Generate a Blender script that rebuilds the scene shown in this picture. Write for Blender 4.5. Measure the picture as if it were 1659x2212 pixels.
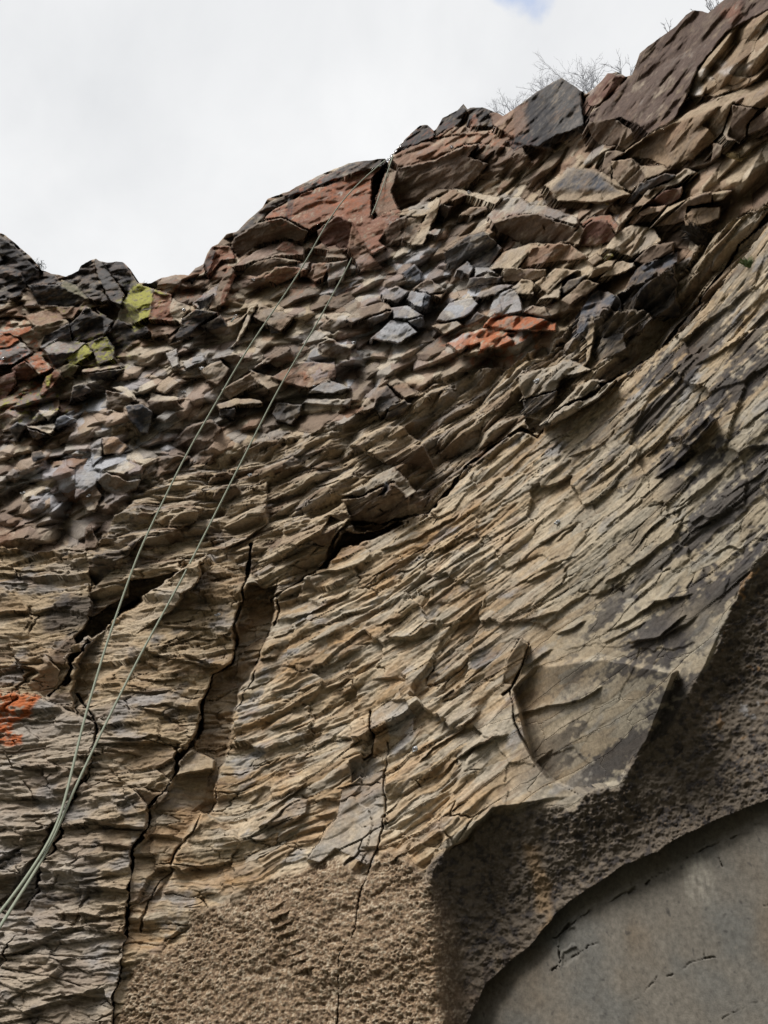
import bpy, math, random
import numpy as np
from mathutils import Vector

S = bpy.context.scene
for o in list(bpy.data.objects):
    bpy.data.objects.remove(o)
F32 = np.float32

# ------------------------------------------------------------------ camera, sky, sun, exposure
PITCH = math.radians(35.0)
FOCAL = 1660.0                      # survey units: the photograph is 1659 x 2212 of them
cam_data = bpy.data.cameras.new('camera')
cam_data.sensor_fit = 'VERTICAL'
cam_data.sensor_height = 24.0
cam_data.lens = 24.0 * FOCAL / 2212.0
cam_data.clip_start = 0.05
cam_data.clip_end = 4000
cam = bpy.data.objects.new('camera', cam_data)
cam.location = (0, 0, 0)
cam.rotation_euler = (math.radians(90) + PITCH, 0, 0)
S.collection.objects.link(cam)
S.camera = cam

SUN_EL, SUN_AZ = math.radians(58), math.radians(-128)      # azimuth from +Y towards +X: high, behind and to the left
world = bpy.data.worlds.new('World')
S.world = world
world.use_nodes = True
wn, wl = world.node_tree.nodes, world.node_tree.links
wn.clear()
w_out = wn.new('ShaderNodeOutputWorld')
sky = wn.new('ShaderNodeTexSky')
sky.sky_type = 'NISHITA'
sky.sun_disc = False
sky.sun_elevation = SUN_EL
sky.sun_rotation = SUN_AZ
bg_sky = wn.new('ShaderNodeBackground')
bg_sky.inputs['Strength'].default_value = 0.11
wl.new(sky.outputs['Color'], bg_sky.inputs['Color'])
# a broken sheet of bright cloud over the whole dome, with thin blue gaps
geo = wn.new('ShaderNodeTexCoord')
cl1 = wn.new('ShaderNodeTexNoise'); cl1.inputs['Scale'].default_value = 2.3
cl1.inputs['Detail'].default_value = 7; cl1.inputs['Roughness'].default_value = 0.55
cl1.inputs['Distortion'].default_value = 0.4
mp = wn.new('ShaderNodeMapping'); mp.inputs['Location'].default_value = (0.35, 0.1, 0.72)
wl.new(geo.outputs['Generated'], mp.inputs['Vector'])
wl.new(mp.outputs['Vector'], cl1.inputs['Vector'])
shade = wn.new('ShaderNodeValToRGB')
shade.color_ramp.elements[0].position = 0.30; shade.color_ramp.elements[0].color = (0.285, 0.29, 0.298, 1)
shade.color_ramp.elements[1].position = 0.66; shade.color_ramp.elements[1].color = (0.362, 0.364, 0.367, 1)
wl.new(cl1.outputs['Fac'], shade.inputs['Fac'])
bg_cloud = wn.new('ShaderNodeBackground')
bg_cloud.inputs['Strength'].default_value = 1.0
wl.new(shade.outputs['Color'], bg_cloud.inputs['Color'])
# the blue hole: a direction on the dome, its rim torn by the cloud noise
hole = wn.new('ShaderNodeVectorMath'); hole.operation = 'DOT_PRODUCT'
wl.new(geo.outputs['Generated'], hole.inputs[0])
HOLE_DIR = (0.1506, 0.3465, 0.9259)
hole.inputs[1].default_value = HOLE_DIR
add = wn.new('ShaderNodeMath'); add.operation = 'MULTIPLY_ADD'
cl2 = wn.new('ShaderNodeTexNoise'); cl2.inputs['Scale'].default_value = 16; cl2.inputs['Detail'].default_value = 6
wl.new(geo.outputs['Generated'], cl2.inputs['Vector'])
wl.new(cl2.outputs['Fac'], add.inputs[0]); add.inputs[1].default_value = 0.0026
wl.new(hole.outputs['Value'], add.inputs[2])
gap = wn.new('ShaderNodeMapRange'); gap.interpolation_type = 'SMOOTHSTEP'
gap.inputs['From Min'].default_value = 1.00050; gap.inputs['From Max'].default_value = 1.00125
gap.inputs['To Min'].default_value = 1.0; gap.inputs['To Max'].default_value = 0.40
wl.new(add.outputs[0], gap.inputs['Value'])
mixw = wn.new('ShaderNodeMixShader')
wl.new(gap.outputs['Result'], mixw.inputs['Fac'])
wl.new(bg_sky.outputs[0], mixw.inputs[1]); wl.new(bg_cloud.outputs[0], mixw.inputs[2])
wl.new(mixw.outputs[0], w_out.inputs['Surface'])

sun_data = bpy.data.lights.new('sun', 'SUN')
sun_data.energy = 1.5
sun_data.angle = math.radians(25)
sun_data.color = (1.0, 0.97, 0.92)
sun = bpy.data.objects.new('sun', sun_data)
sd = Vector((math.cos(SUN_EL) * math.sin(SUN_AZ), math.cos(SUN_EL) * math.cos(SUN_AZ), math.sin(SUN_EL)))
sun.rotation_euler = (-sd).to_track_quat('-Z', 'Y').to_euler()
sun.location = sd * 40
S.collection.objects.link(sun)

S.view_settings.view_transform = 'Standard'
S.view_settings.look = 'None'
S.view_settings.gamma = 1.0
S.view_settings.use_curve_mapping = False
S.view_settings.exposure = 1.4
S.cycles.max_bounces = 5
S.cycles.diffuse_bounces = 3

# ------------------------------------------------------------------ noise toolbox (numpy)
def _hash(ix, iy, seed):
    h = (ix.astype(np.int64) * 374761393 + iy.astype(np.int64) * 668265263 + seed * 144269) & 0xFFFFFFFF
    h = ((h ^ (h >> 13)) * 1274126177) & 0xFFFFFFFF
    h = h ^ (h >> 16)
    return h

_ang = np.linspace(0, 2 * np.pi, 256, endpoint=False)
_GX, _GY = np.cos(_ang).astype(F32), np.sin(_ang).astype(F32)

def perlin(x, y, seed=0):
    fx, fy = np.floor(x), np.floor(y)
    ix, iy = fx.astype(np.int32), fy.astype(np.int32)
    dx, dy = (x - fx).astype(F32), (y - fy).astype(F32)
    u = dx * dx * dx * (dx * (dx * 6 - 15) + 10)
    v = dy * dy * dy * (dy * (dy * 6 - 15) + 10)
    def g(ox, oy):
        h = _hash(ix + ox, iy + oy, seed) & 255
        return _GX[h] * (dx - ox) + _GY[h] * (dy - oy)
    a = g(0, 0); b = g(1, 0); c = g(0, 1); d = g(1, 1)
    a += u * (b - a); c += u * (d - c)
    return (a + v * (c - a)) * F32(1.5)

def fbm(x, y, octv=4, seed=0, gain=0.5, lac=2.03, ridged=False):
    out = np.zeros(x.shape, F32); amp = 1.0; tot = 0
    for k in range(octv):
        n = perlin(x, y, seed + 17 * k)
        if ridged:
            n = 1 - 2 * np.abs(n)
        out += F32(amp) * n; tot += amp
        amp *= gain; x = x * lac + 3.7; y = y * lac - 1.3
    return out / F32(tot)

def _rnd(h, k):
    return (((h * (2654435761 + 40503 * k * 2 + 1)) & 0xFFFFFFFF) >> 8).astype(F32) / F32(1 << 24)

def cells(x, y, seed, jit=0.9):
    """nearest jittered cell: id hash, offset to its centre, F1, F2-F1"""
    ix, iy = np.floor(x).astype(np.int32), np.floor(y).astype(np.int32)
    best = np.full(x.shape, 9e9, F32); sec = np.full(x.shape, 9e9, F32)
    bid = np.zeros(x.shape, np.int64); bx = np.zeros(x.shape, F32); by = np.zeros(x.shape, F32)
    for oy in (-1, 0, 1):
        for ox in (-1, 0, 1):
            h = _hash(ix + ox, iy + oy, seed)
            dx = (x - (ix + ox + 0.5 + (_rnd(h, 1) - 0.5) * jit)).astype(F32)
            dy = (y - (iy + oy + 0.5 + (_rnd(h, 2) - 0.5) * jit)).astype(F32)
            d = dx * dx + dy * dy
            m = d < best
            sec = np.where(m, best, np.minimum(sec, d))
            best = np.where(m, d, best); bid = np.where(m, h, bid)
            bx = np.where(m, dx, bx); by = np.where(m, dy, by)
    return bid, bx, by, np.sqrt(best), np.sqrt(sec) - np.sqrt(best)

def crags(x, y, seed, up=0.55, dn=1.25, side=0.8, jit=0.9, var=0.35):
    """angular broken rock: the upper envelope of many-sided blunt points; each has a lit upper face and a steep underside.
    Returns the height (cell units) and the id of the point that owns the place."""
    ix, iy = np.floor(x).astype(np.int32), np.floor(y).astype(np.int32)
    best = np.full(x.shape, -9e9, F32); bid = np.zeros(x.shape, np.int64)
    for oy in (-1, 0, 1):
        for ox in (-1, 0, 1):
            h = _hash(ix + ox, iy + oy, seed)
            dx = (x - (ix + ox + 0.5 + (_rnd(h, 1) - 0.5) * jit)).astype(F32)
            dy = (y - (iy + oy + 0.5 + (_rnd(h, 2) - 0.5) * jit)).astype(F32)
            rot = (_rnd(h, 3) - 0.5) * 1.3
            ca, sa = np.cos(rot), np.sin(rot)
            rx, ry = dx * ca - dy * sa, dx * sa + dy * ca
            r1, r2 = _rnd(h, 5), _rnd(h, 6)
            f = np.maximum(ry * (up * (0.6 + 0.8 * r1)), -ry * (dn * (0.7 + 0.6 * r2)))
            f = np.maximum(f, rx * (side * (0.4 + _rnd(h, 7))) + ry * (0.5 * (r1 - 0.5)))
            f = np.maximum(f, -rx * (side * (0.4 + _rnd(h, 8))) + ry * (0.5 * (r2 - 0.5)))
            f = np.maximum(f, 0.05 + 0.10 * r2 + rx * (r1 - 0.5) * 0.4 + ry * (r2 - 0.5) * 0.3)
            hh = _rnd(h, 4) * var - f
            m = hh > best
            best = np.where(m, hh, best); bid = np.where(m, h, bid)
    return best, bid

def smooth(a, b, x):
    t = np.clip((x - a) / (b - a), 0, 1)
    return t * t * (3 - 2 * t)
# ------------------------------------------------------------------ the wall's plan: it runs from the left, then swings towards the viewer
_px = np.linspace(-14, 14, 1401)
_aa = np.radians(np.interp(_px, [-14, -4, -1.5, 0.4, 1.6, 2.6, 14], [4, 8, 13, 26, 46, 58, 60]))
_py = np.concatenate([[0], np.cumsum(-np.tan((_aa[1:] + _aa[:-1]) / 2) * np.diff(_px))])
_py = _py - np.interp(0.0, _px, _py) + 5.0
_ps = np.concatenate([[0], np.cumsum(np.diff(_px) / np.cos((_aa[1:] + _aa[:-1]) / 2))])
LEAN = 0.12
cp, sp = math.cos(PITCH), math.sin(PITCH)

def rays(u, v):
    x = (u - 829.5) / FOCAL; y = (1106.0 - v) / FOCAL
    return x, cp - y * sp, sp + y * cp

def wall_t(u, v):
    dx, dy, dz = rays(u, v)
    lo = np.full(u.shape, 0.3); hi = np.full(u.shape, 40.0)
    for _ in range(44):
        t = 0.5 * (lo + hi)
        inside = t * dy < np.interp(t * dx, _px, _py) + LEAN * t * dz
        lo = np.where(inside, t, lo); hi = np.where(inside, hi, t)
    return 0.5 * (lo + hi)

def wall_point(u, v, out=0.0):
    """point of the plain wall seen at (u, v), brought `out` metres nearer"""
    u = np.asarray(u, float); v = np.asarray(v, float)
    t = wall_t(np.atleast_1d(u), np.atleast_1d(v))
    dx, dy, dz = rays(np.atleast_1d(u), np.atleast_1d(v))
    l = np.sqrt(dx * dx + dy * dy + dz * dz)
    t = t - out / l
    return np.stack([t * dx, t * dy, t * dz], -1)

SKY = [(-800, 120), (-260, 380), (-120, 430), (-40, 480), (0, 503), (10, 507), (33, 525), (66, 555), (80, 572), (89, 584), (112, 591), (142, 598), (169, 584), (175, 573),
       (195, 563), (207, 558), (215, 563), (231, 568), (251, 565), (265, 566), (281, 581), (293, 606), (298, 611), (326, 612),
       (338, 606), (349, 601), (379, 593), (407, 595), (422, 580), (440, 570), (448, 547), (458, 532), (471, 527), (489, 505), (509, 501), (514, 497),
       (541, 471), (567, 448), (578, 430), (597, 422), (620, 415), (660, 393), (709, 370), (752, 353), (792, 347), (822, 343), (832, 342), (837, 352),
       (841, 346), (846, 338), (856, 325), (877, 298), (907, 272), (923, 269), (938, 283), (944, 276), (956, 255), (988, 239), (1001, 224), (1010, 236), (1016, 232), (1042, 232),
       (1076, 245), (1085, 252), (1110, 235), (1160, 198), (1193, 179), (1213, 169), (1239, 185), (1253, 195), (1267, 203),
       (1275, 196), (1296, 179), (1312, 159), (1335, 155), (1352, 167), (1365, 162), (1382, 116), (1401, 99), (1434, 76), (1461, 56),
       (1481, 33), (1500, 21), (1530, 28), (1540, 20), (1563, 0), (1600, -30), (1700, -95), (1900, -190), (2600, -560)]
_sk = np.array(SKY, float)

# ------------------------------------------------------------------ the survey grid: every place of the rock face
STEP = 1.85
gu = np.concatenate([np.arange(-700, -48, 9.0), np.arange(-48, 1708, STEP), np.arange(1710, 2500, 9.0)])
NX = len(gu)
NB, NYF = 62, 1075
NY = NB + NYF
rim = np.interp(gu, _sk[:, 0], _sk[:, 1]) + 2.2 * fbm(gu / 17.0, gu * 0 + 3.3, 4, 5)
fr = (np.arange(NYF) / (NYF - 1))[:, None]
U = np.broadcast_to(gu[None, :], (NY, NX)).astype(F32).copy()
V = np.concatenate([np.broadcast_to(np.linspace(2900, 2290 + 10, NB)[:, None], (NB, NX)), 2290 + (rim[None, :] - 2290) * fr]).astype(F32)

cu = np.linspace(-760, 2560, 360); cv = np.linspace(-640, 2960, 380)
_T = wall_t(*np.meshgrid(cu, cv))
def bil(tab, u, v):
    a = (u - cu[0]) / (cu[1] - cu[0]); b = (v - cv[0]) / (cv[1] - cv[0])
    i = np.clip(a.astype(int), 0, len(cu) - 2); j = np.clip(b.astype(int), 0, len(cv) - 2)
    a = a - i; b = b - j
    return (tab[j, i] * (1 - a) + tab[j, i + 1] * a) * (1 - b) + (tab[j + 1, i] * (1 - a) + tab[j + 1, i + 1] * a) * b
T = bil(_T, U, V)
DX, DY, DZ = rays(U, V)
BX, BY, BZ = T * DX, T * DY, T * DZ
sarc = np.interp(BX, _px, _ps).astype(F32)              # metres along the wall
zed = (BZ * math.sqrt(1 + LEAN * LEAN)).astype(F32)     # metres up the wall
na = np.interp(BX, _px, _aa)
NXv, NYv = -np.sin(na), -np.cos(na)
NZv = np.full_like(NXv, LEAN) ; nl = np.sqrt(1 + LEAN * LEAN)
NXv, NYv, NZv = NXv / nl, NYv / nl, NZv / nl
UNIT = (T / FOCAL).astype(F32)                          # metres per survey unit at that distance

def frames(tag):
    x0, y0, k = {'A': (0, 466.3, .248), 'B': (356.6, 356.6, .248), 'C': (740.6, 192, .248), 'D': (1042.4, 384, .248),
                 'E': (1247.5, 0, .248), 'F': (164.6, 768, .248), 'G': (548.6, 685.7, .248), 'L1': (0, 932.6, .3307),
                 'L2': (493.7, 822.9, .3307), 'L3': (0, 1481.2, .3307), 'L4': (493.7, 1481.2, .3307),
                 'L5': (1110.4, 1481.2, .3307), 'L6': (1110.4, 713.2, .3307), 'T4': (1110.4, 0, .3307),
                 'P': (987.5, 1316.6, .4323), 'N': (0, 0, 1)}[tag]
    return x0, y0, k

def survey(tag, pts):
    x0, y0, k = frames(tag)
    p = np.array(pts, float)
    return np.stack([x0 + p[:, 0] * k, y0 + p[:, 1] * k], 1)

# ragged coordinates for outlines: edges of facets and stains wander like broken rock
Wu = U + 3.2 * fbm(sarc * 9, zed * 9, 4, 31)
Wv = V + 3.2 * fbm(sarc * 9, zed * 9, 4, 47)

def region(poly, pad):
    x0, y0 = poly.min(0) - pad; x1, y1 = poly.max(0) + pad
    i0 = max(0, int(np.searchsorted(gu, x0)) - 1); i1 = min(NX, int(np.searchsorted(gu, x1)) + 2)
    if i1 - i0 < 2 or x1 < gu[0] or x0 > gu[-1]: return None
    rr = rim[i0:i1]
    def row(y, rm):
        return NB + (2290 - y) / (2290 - rm) * (NYF - 1) if y < 2290 else (2900 - y) / 10.0
    j0 = int(max(0, min(row(y1, rr.min()), row(y1, rr.max())) - 2)); j1 = int(min(NY, max(row(y0, rr.min()), row(y0, rr.max())) + 3))
    if j1 <= j0: return None
    return slice(j0, j1), slice(i0, i1)

def sdist(poly, x, y, closed=True):
    """signed distance to a polygon (positive inside) or distance to a line"""
    d = np.full(x.shape, 9e9, F32); ins = np.zeros(x.shape, bool)
    n = len(poly)
    for k in range(n if closed else n - 1):
        ax, ay = poly[k]; bx, by = poly[(k + 1) % n]
        ex, ey = bx - ax, by - ay
        q = ex * ex + ey * ey + 1e-9
        h = np.clip(((x - ax) * ex + (y - ay) * ey) / q, 0, 1)
        d = np.minimum(d, (x - ax - ex * h) ** 2 + (y - ay - ey * h) ** 2)
        if closed:
            c = ((ay > y) != (by > y)) & (x < ex * (y - ay) / (ey if abs(ey) > 1e-9 else 1e-9) + ax)
            ins ^= c
    d = np.sqrt(d)
    return np.where(ins, d, -d) if closed else d

def pmask(tag, pts, feather, wob=1.0):
    """soft mask of an outline over the whole grid"""
    p = survey(tag, pts)
    r = region(p, feather + 14 * wob)
    m = np.zeros((NY, NX), F32)
    if r is None: return m
    x = U[r] + (Wu[r] - U[r]) * wob; y = V[r] + (Wv[r] - V[r]) * wob
    m[r] = smooth(-feather, feather, sdist(p, x, y))
    return m
# ------------------------------------------------------------------ surveyed faces of the rock
# (owner, frame, outline, nearness, lean to the right, lean downwards, stone, how strongly)
# nearness and leans are in survey units: +nearness stands out, lean down < 0 is an underside (mostly coloured dark, shade included), > 0 a face that looks up
Fc = []
def f(own, tag, pts, d, gx, gy, col=None, cs=0.75, feather=1.6, keep=0.3):
    Fc.append((own, tag, pts, d, gx, gy, col, cs, feather, keep))

# dark broken rim on the left
f('left_rim', 'A', [(-400,-200),(0,150),(150,250),(370,480),(480,520),(540,600),(240,600),(170,700),(0,750),(-400,700)], 14, .1, .25, 'dk', .8, 4, .9)
f('left_rim', 'A', [(0,180),(120,260),(330,480),(220,580),(150,400),(0,330)], 26, .25, -.5, 'dk', .8)
f('rim_peak', 'A', [(540,580),(700,440),(820,410),(840,530),(960,760),(830,750),(720,700),(560,620)], 18, .2, .3, 'dk', .75, 2, .8)
f('rim_peak', 'A', [(820,370),(890,400),(1085,690),(1060,785),(960,745),(850,530)], 30, .35, .6, 'dg', .9)
f('rim_peak', 'A', [(890,400),(1060,390),(1200,590),(1110,690),(980,520)], 20, -.6, .1, 'dk', .85, 2, .6)
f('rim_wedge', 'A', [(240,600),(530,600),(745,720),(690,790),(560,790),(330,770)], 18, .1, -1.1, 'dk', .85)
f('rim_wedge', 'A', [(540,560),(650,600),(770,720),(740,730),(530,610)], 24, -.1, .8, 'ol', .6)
# lichen boulder and its neighbours
f('lichen_boulder', 'A', [(1180,585),(1335,640),(1310,880),(1170,945),(1070,745)], 36, .25, .45, 'yl', .95)
f('lichen_boulder', 'A', [(1065,740),(1180,790),(1215,880),(1160,955),(1015,900)], 32, .9, -.6, 'dy', .9)
f('lichen_boulder', 'A', [(1330,635),(1500,690),(1480,830),(1540,925),(1290,905)], 34, -.45, .3, 'rd', .9)
f('lichen_boulder', 'A', [(1500,725),(1670,800),(1590,885),(1590,960),(1520,905),(1475,830)], 30, -.7, .2, 'lt', .85)
f('lichen_boulder', 'A', [(1335,635),(1470,690),(1440,697),(1345,668)], 35, -.2, .6, 'yl', .9)
f('boulder_foot', 'A', [(1020,900),(1160,955),(1270,945),(1310,1010),(1160,1090),(1070,1180),(1000,1240),(915,1060)], 12, .4, -.8, 'dk', .8)
f('boulder_foot', 'A', [(1130,960),(1240,938),(1265,960),(1170,1008)], 16, .3, .2, 'yl', .9)
f('boulder_foot', 'A', [(1250,940),(1580,960),(1480,1040),(1320,1060),(1300,1000)], 18, -.2, .5, 'rb', .8)
f('dark_block', 'A', [(750,795),(905,880),(985,920),(900,1060),(830,1090),(640,1095),(605,950)], 32, .12, -.4, 'dk', .9)
f('dark_block', 'A', [(830,805),(985,915),(960,1010),(905,1050),(900,900)], 30, -.6, .1, 'dg', .8)
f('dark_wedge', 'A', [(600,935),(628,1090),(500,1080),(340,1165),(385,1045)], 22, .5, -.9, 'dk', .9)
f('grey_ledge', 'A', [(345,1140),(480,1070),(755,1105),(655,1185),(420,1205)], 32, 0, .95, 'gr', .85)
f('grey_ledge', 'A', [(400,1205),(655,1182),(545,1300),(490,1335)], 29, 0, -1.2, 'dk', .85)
f('lichen_slab', 'A', [(575,1245),(745,1115),(815,1195),(665,1300),(600,1285)], 32, .3, .3, 'yl', .92)
f('lichen_slab', 'A', [(750,1110),(925,1045),(1000,1150),(1000,1250),(860,1305),(810,1195)], 36, -.3, .1, 'yd', .92)
f('lichen_slab', 'A', [(525,1315),(600,1285),(690,1305),(640,1395),(540,1405)], 24, .2, -.8, 'dy', .85)
f('orange_block', 'A', [(-420,1000),(0,1030),(130,1040),(172,1085),(80,1150),(-420,1180)], 28, 0, .6, 'or', .95)
f('orange_block', 'A', [(0,1022),(285,952),(270,1000),(165,1065),(100,1038)], 26, 0, .5, 'or', .9)
f('orange_block', 'A', [(-420,1180),(80,1150),(172,1085),(285,1190),(130,1295),(-420,1330)], 28, -.2, .5, 'bl', .8)
f('brown_face', 'A', [(172,1055),(350,935),(570,895),(605,935),(395,1045),(335,1185),(275,1190)], 18, -.1, -.6, 'br', .8)
f('brown_face', 'A', [(205,870),(480,800),(700,795),(640,900),(570,895),(300,960)], 16, 0, .4, 'rb', .8)
f('brown_face', 'A', [(480,795),(650,785),(600,850),(540,870)], 18, 0, .5, 'yd', .7)
f('rust_point', 'A', [(200,1240),(340,1205),(465,1330),(345,1390)], 27, 0, .7, 'or', .8)
f('rust_point', 'A', [(100,1330),(210,1260),(345,1385),(250,1435),(130,1435)], 26, 0, -1.2, 'dr', .9)
f('rust_corner', 'A', [(-420,1420),(0,1400),(130,1350),(140,1460),(50,1590),(-420,1640)], 20, .5, -.6, 'dr', .8)
f('rust_chip', 'A', [(350,1555),(390,1400),(500,1335),(535,1390),(450,1500),(370,1565)], 25, .2, .1, 'rd', .85)
f('rust_chip', 'A', [(400,1390),(452,1380),(432,1480),(400,1490)], 26, .2, .1, 'yl', .85)
def lens(own, tag, under, top, d, cu_='dbr', ct_='lt', gxu=0.0, gxt=0.0):  # dark underside and pale top: shade and light put into the stone colour
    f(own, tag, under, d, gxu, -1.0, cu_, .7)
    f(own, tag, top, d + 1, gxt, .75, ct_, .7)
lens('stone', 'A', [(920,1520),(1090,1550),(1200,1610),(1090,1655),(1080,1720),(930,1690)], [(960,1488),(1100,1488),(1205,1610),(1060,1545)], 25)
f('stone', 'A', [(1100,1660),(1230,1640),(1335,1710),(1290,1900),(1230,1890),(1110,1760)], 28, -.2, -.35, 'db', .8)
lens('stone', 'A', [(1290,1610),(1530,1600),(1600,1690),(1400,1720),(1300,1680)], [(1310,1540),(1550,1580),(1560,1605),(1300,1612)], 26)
f('stone', 'A', [(1335,1500),(1470,1400),(1560,1450),(1440,1560)], 22, .2, .3, 'tn', .7)
f('stone', 'A', [(1350,1760),(1450,1695),(1545,1700),(1440,1795)], 24, 0, .6, 'gr', .8)
f('stone', 'A', [(890,1930),(1000,1920),(1115,2010),(1050,2080),(900,2080)], 26, -.3, -.1, 'oc', .8)
f('stone', 'A', [(790,2000),(880,1940),(890,2100),(800,2200)], 24, .6, 0, 'bl', .7)
lens('stone', 'A', [(280,1765),(350,1700),(410,1790),(300,1800)], [(330,1690),(500,1700),(420,1790)], 22, 'dk')
f('stone', 'A', [(490,1760),(560,1740),(650,1770),(500,1870),(470,1850)], 25, .1, -.6, 'db', .9)
f('stone', 'A', [(80,1850),(150,1800),(230,1830),(150,1960)], 22, 0, -.9, 'dk', .8)
lens('stone', 'A', [(240,1850),(410,1900),(330,1960),(280,1930)], [(230,1840),(480,1800),(475,1880),(420,1900)], 24, 'dk')
f('stone', 'A', [(270,2060),(360,2040),(400,2110),(290,2150)], 22, .1, -.6, 'dk', .8)
f('stone', 'A', [(640,1480),(720,1460),(805,1530),(640,1600),(600,1640)], 22, .3, -.5, 'dk', .8)
f('stone', 'A', [(700,1340),(920,1300),(1090,1310),(950,1340),(720,1370)], 24, 0, .9, 'lt', .6)
f('stone', 'A', [(760,1370),(950,1345),(1080,1330),(990,1400),(800,1440)], 22, 0, -1, 'dk', .8)
# red prow on the skyline
f('red_prow', 'B', [(595,610),(620,590),(900,330),(1290,150),(1659,-40),(1920,-70),(1935,40),(1659,70),(1200,240),(930,400),(800,520),(610,650)], 30, .1, .1, 'dk', .75, 3, .7)
f('red_prow', 'B', [(1110,310),(1200,240),(1430,170),(1659,70),(1880,20),(2040,270),(2060,580),(1960,700),(1800,780),(1659,640),(1500,440),(1250,570),(1100,490),(1010,455),(860,480),(930,400)], 46, -.1, .28, 'rd', .9, 2, .3)
f('red_prow', 'B', [(1420,210),(1540,250),(1500,370),(1580,430),(1700,390),(1750,330)], 47, -.1, .3, 'or', .35, 8, .3)
f('red_prow', 'B', [(1080,260),(1130,250),(1100,480),(1045,475)], 46, -.1, .25, 'dk', .75, 3, .6)
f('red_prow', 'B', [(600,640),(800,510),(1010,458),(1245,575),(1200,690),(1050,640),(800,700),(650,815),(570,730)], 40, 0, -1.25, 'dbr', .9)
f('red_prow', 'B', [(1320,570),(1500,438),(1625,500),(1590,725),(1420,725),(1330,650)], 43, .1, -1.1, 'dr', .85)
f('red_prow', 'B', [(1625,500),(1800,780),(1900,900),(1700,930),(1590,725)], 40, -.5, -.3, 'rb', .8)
f('rust_lump', 'B', [(410,700),(560,710),(622,820),(490,835),(370,975),(335,870)], 26, .3, .1, 'rd', .9, 1.6, .5)
f('rust_lump', 'B', [(410,700),(440,760),(400,900),(365,960),(335,870)], 24, .8, 0, 'dk', .8)
f('standing_flake', 'B', [(560,880),(612,920),(505,1200),(455,1250),(370,1260),(460,1060)], 36, .5, 0, 'br', .8)
f('standing_flake', 'B', [(600,920),(615,960),(570,1060),(520,1195),(470,1250),(500,1100)], 34, -.9, -.2, 'rd', .9)
f('stone', 'B', [(330,1130),(470,1030),(440,1140),(370,1240),(280,1250),(235,1205)], 28, 0, .5, 'bl', .8)
f('stone', 'B', [(280,1195),(420,1120),(370,1240),(300,1262)], 27, .3, -1, 'dk', .85)
f('hump', 'B', [(800,740),(950,680),(1100,648),(1205,720),(1215,790),(960,795),(700,870),(585,895)], 25, 0, .7, 'pk', .7)
f('hump', 'B', [(675,915),(800,840),(960,800),(1185,840),(1000,880),(800,975),(700,950)], 28, 0, -1.2, 'dbr', .8)
f('hump', 'B', [(955,735),(1040,660),(1115,680),(1165,775),(1040,765)], 27, -.3, -.5, 'rd', .8)
f('stone', 'B', [(865,980),(960,890),(1140,880),(1245,912),(1050,1015),(960,1042)], 26, 0, -.8, 'rd', .75)
f('stone', 'B', [(960,888),(1000,868),(1265,850),(1245,912),(1130,885)], 28, 0, .8, 'gr', .7)
f('stone', 'B', [(1230,975),(1290,860),(1455,850),(1380,985),(1300,1022)], 29, .3, -.5, 'rb', .8)
f('stone', 'B', [(1400,860),(1595,828),(1560,982),(1420,1032)], 28, -.3, -.2, 'gr', .6)
f('stone', 'B', [(1405,720),(1490,698),(1595,822),(1400,812)], 28, -.2, .2, 'br', .7)
f('stone', 'B', [(1300,720),(1370,675),(1425,752),(1235,722)], 27, .4, -.3, 'br', .7)
f('dark_knob', 'B', [(150,1330),(270,1258),(465,1280),(290,1402),(180,1522),(45,1555),(128,1420)], 30, .2, -.6, 'dk', .85)
f('dark_knob', 'B', [(290,1402),(485,1310),(545,1400),(400,1442)], 29, 0, -1, 'dk', .85)
f('pale_flake', 'B', [(600,1580),(730,1250),(795,1218),(720,1400),(640,1530),(565,1592)], 34, .6, .1, 'lt', .8)
f('pale_flake', 'B', [(588,1395),(732,1270),(640,1392)], 33, .2, -.6, 'tn', .7)
f('stone', 'B', [(760,1330),(830,1218),(1015,1280),(1125,1320),(1010,1450),(900,1400)], 29, -.2, .35, 'br', .7)
f('stone', 'B', [(880,1372),(1025,1462),(920,1472)], 24, 0, -1, 'dk', .8)
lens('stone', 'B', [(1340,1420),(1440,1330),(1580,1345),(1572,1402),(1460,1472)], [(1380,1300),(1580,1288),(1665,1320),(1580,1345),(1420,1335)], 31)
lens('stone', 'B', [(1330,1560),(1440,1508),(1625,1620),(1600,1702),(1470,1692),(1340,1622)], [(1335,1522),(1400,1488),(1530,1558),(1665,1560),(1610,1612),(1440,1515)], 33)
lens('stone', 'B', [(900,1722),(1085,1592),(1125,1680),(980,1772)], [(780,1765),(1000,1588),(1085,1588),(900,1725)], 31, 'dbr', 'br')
f('stone', 'B', [(455,1682),(600,1638),(725,1680),(600,1742)], 28, 0, -1, 'dbr', .8)
f('stone', 'B', [(0,1640),(100,1598),(125,1740),(60,1765)], 27, .3, .3, 'bl', .8)
f('stone', 'B', [(150,1712),(325,1658),(365,1700),(180,1782)], 27, 0, .75, 'bl', .85)
f('stone', 'B', [(310,1782),(480,1698),(565,1780),(460,1922),(360,1882)], 29, -.2, -.25, 'br', .7)
f('stone', 'B', [(480,1962),(750,1808),(825,1900),(560,2042)], 28, 0, -.6, 'br', .75)
f('stone', 'B', [(735,1788),(965,1848),(1005,1920),(890,1962),(790,1892)], 29, -.45, .2, 'tn', .7)
f('stone', 'B', [(920,1852),(1150,1718),(1485,1718),(1485,1850),(1250,1952),(1060,1902)], 31, -.1, .15, 'rb', .75)
f('stone', 'B', [(1190,1790),(1250,1800),(1262,1850),(1200,1882)], 32, -.1, .1, 'or', .5, 7)
f('stone', 'B', [(1250,1962),(1430,1868),(1605,1940),(1450,1992)], 30, -.1, -.3, 'gr', .75)
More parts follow.
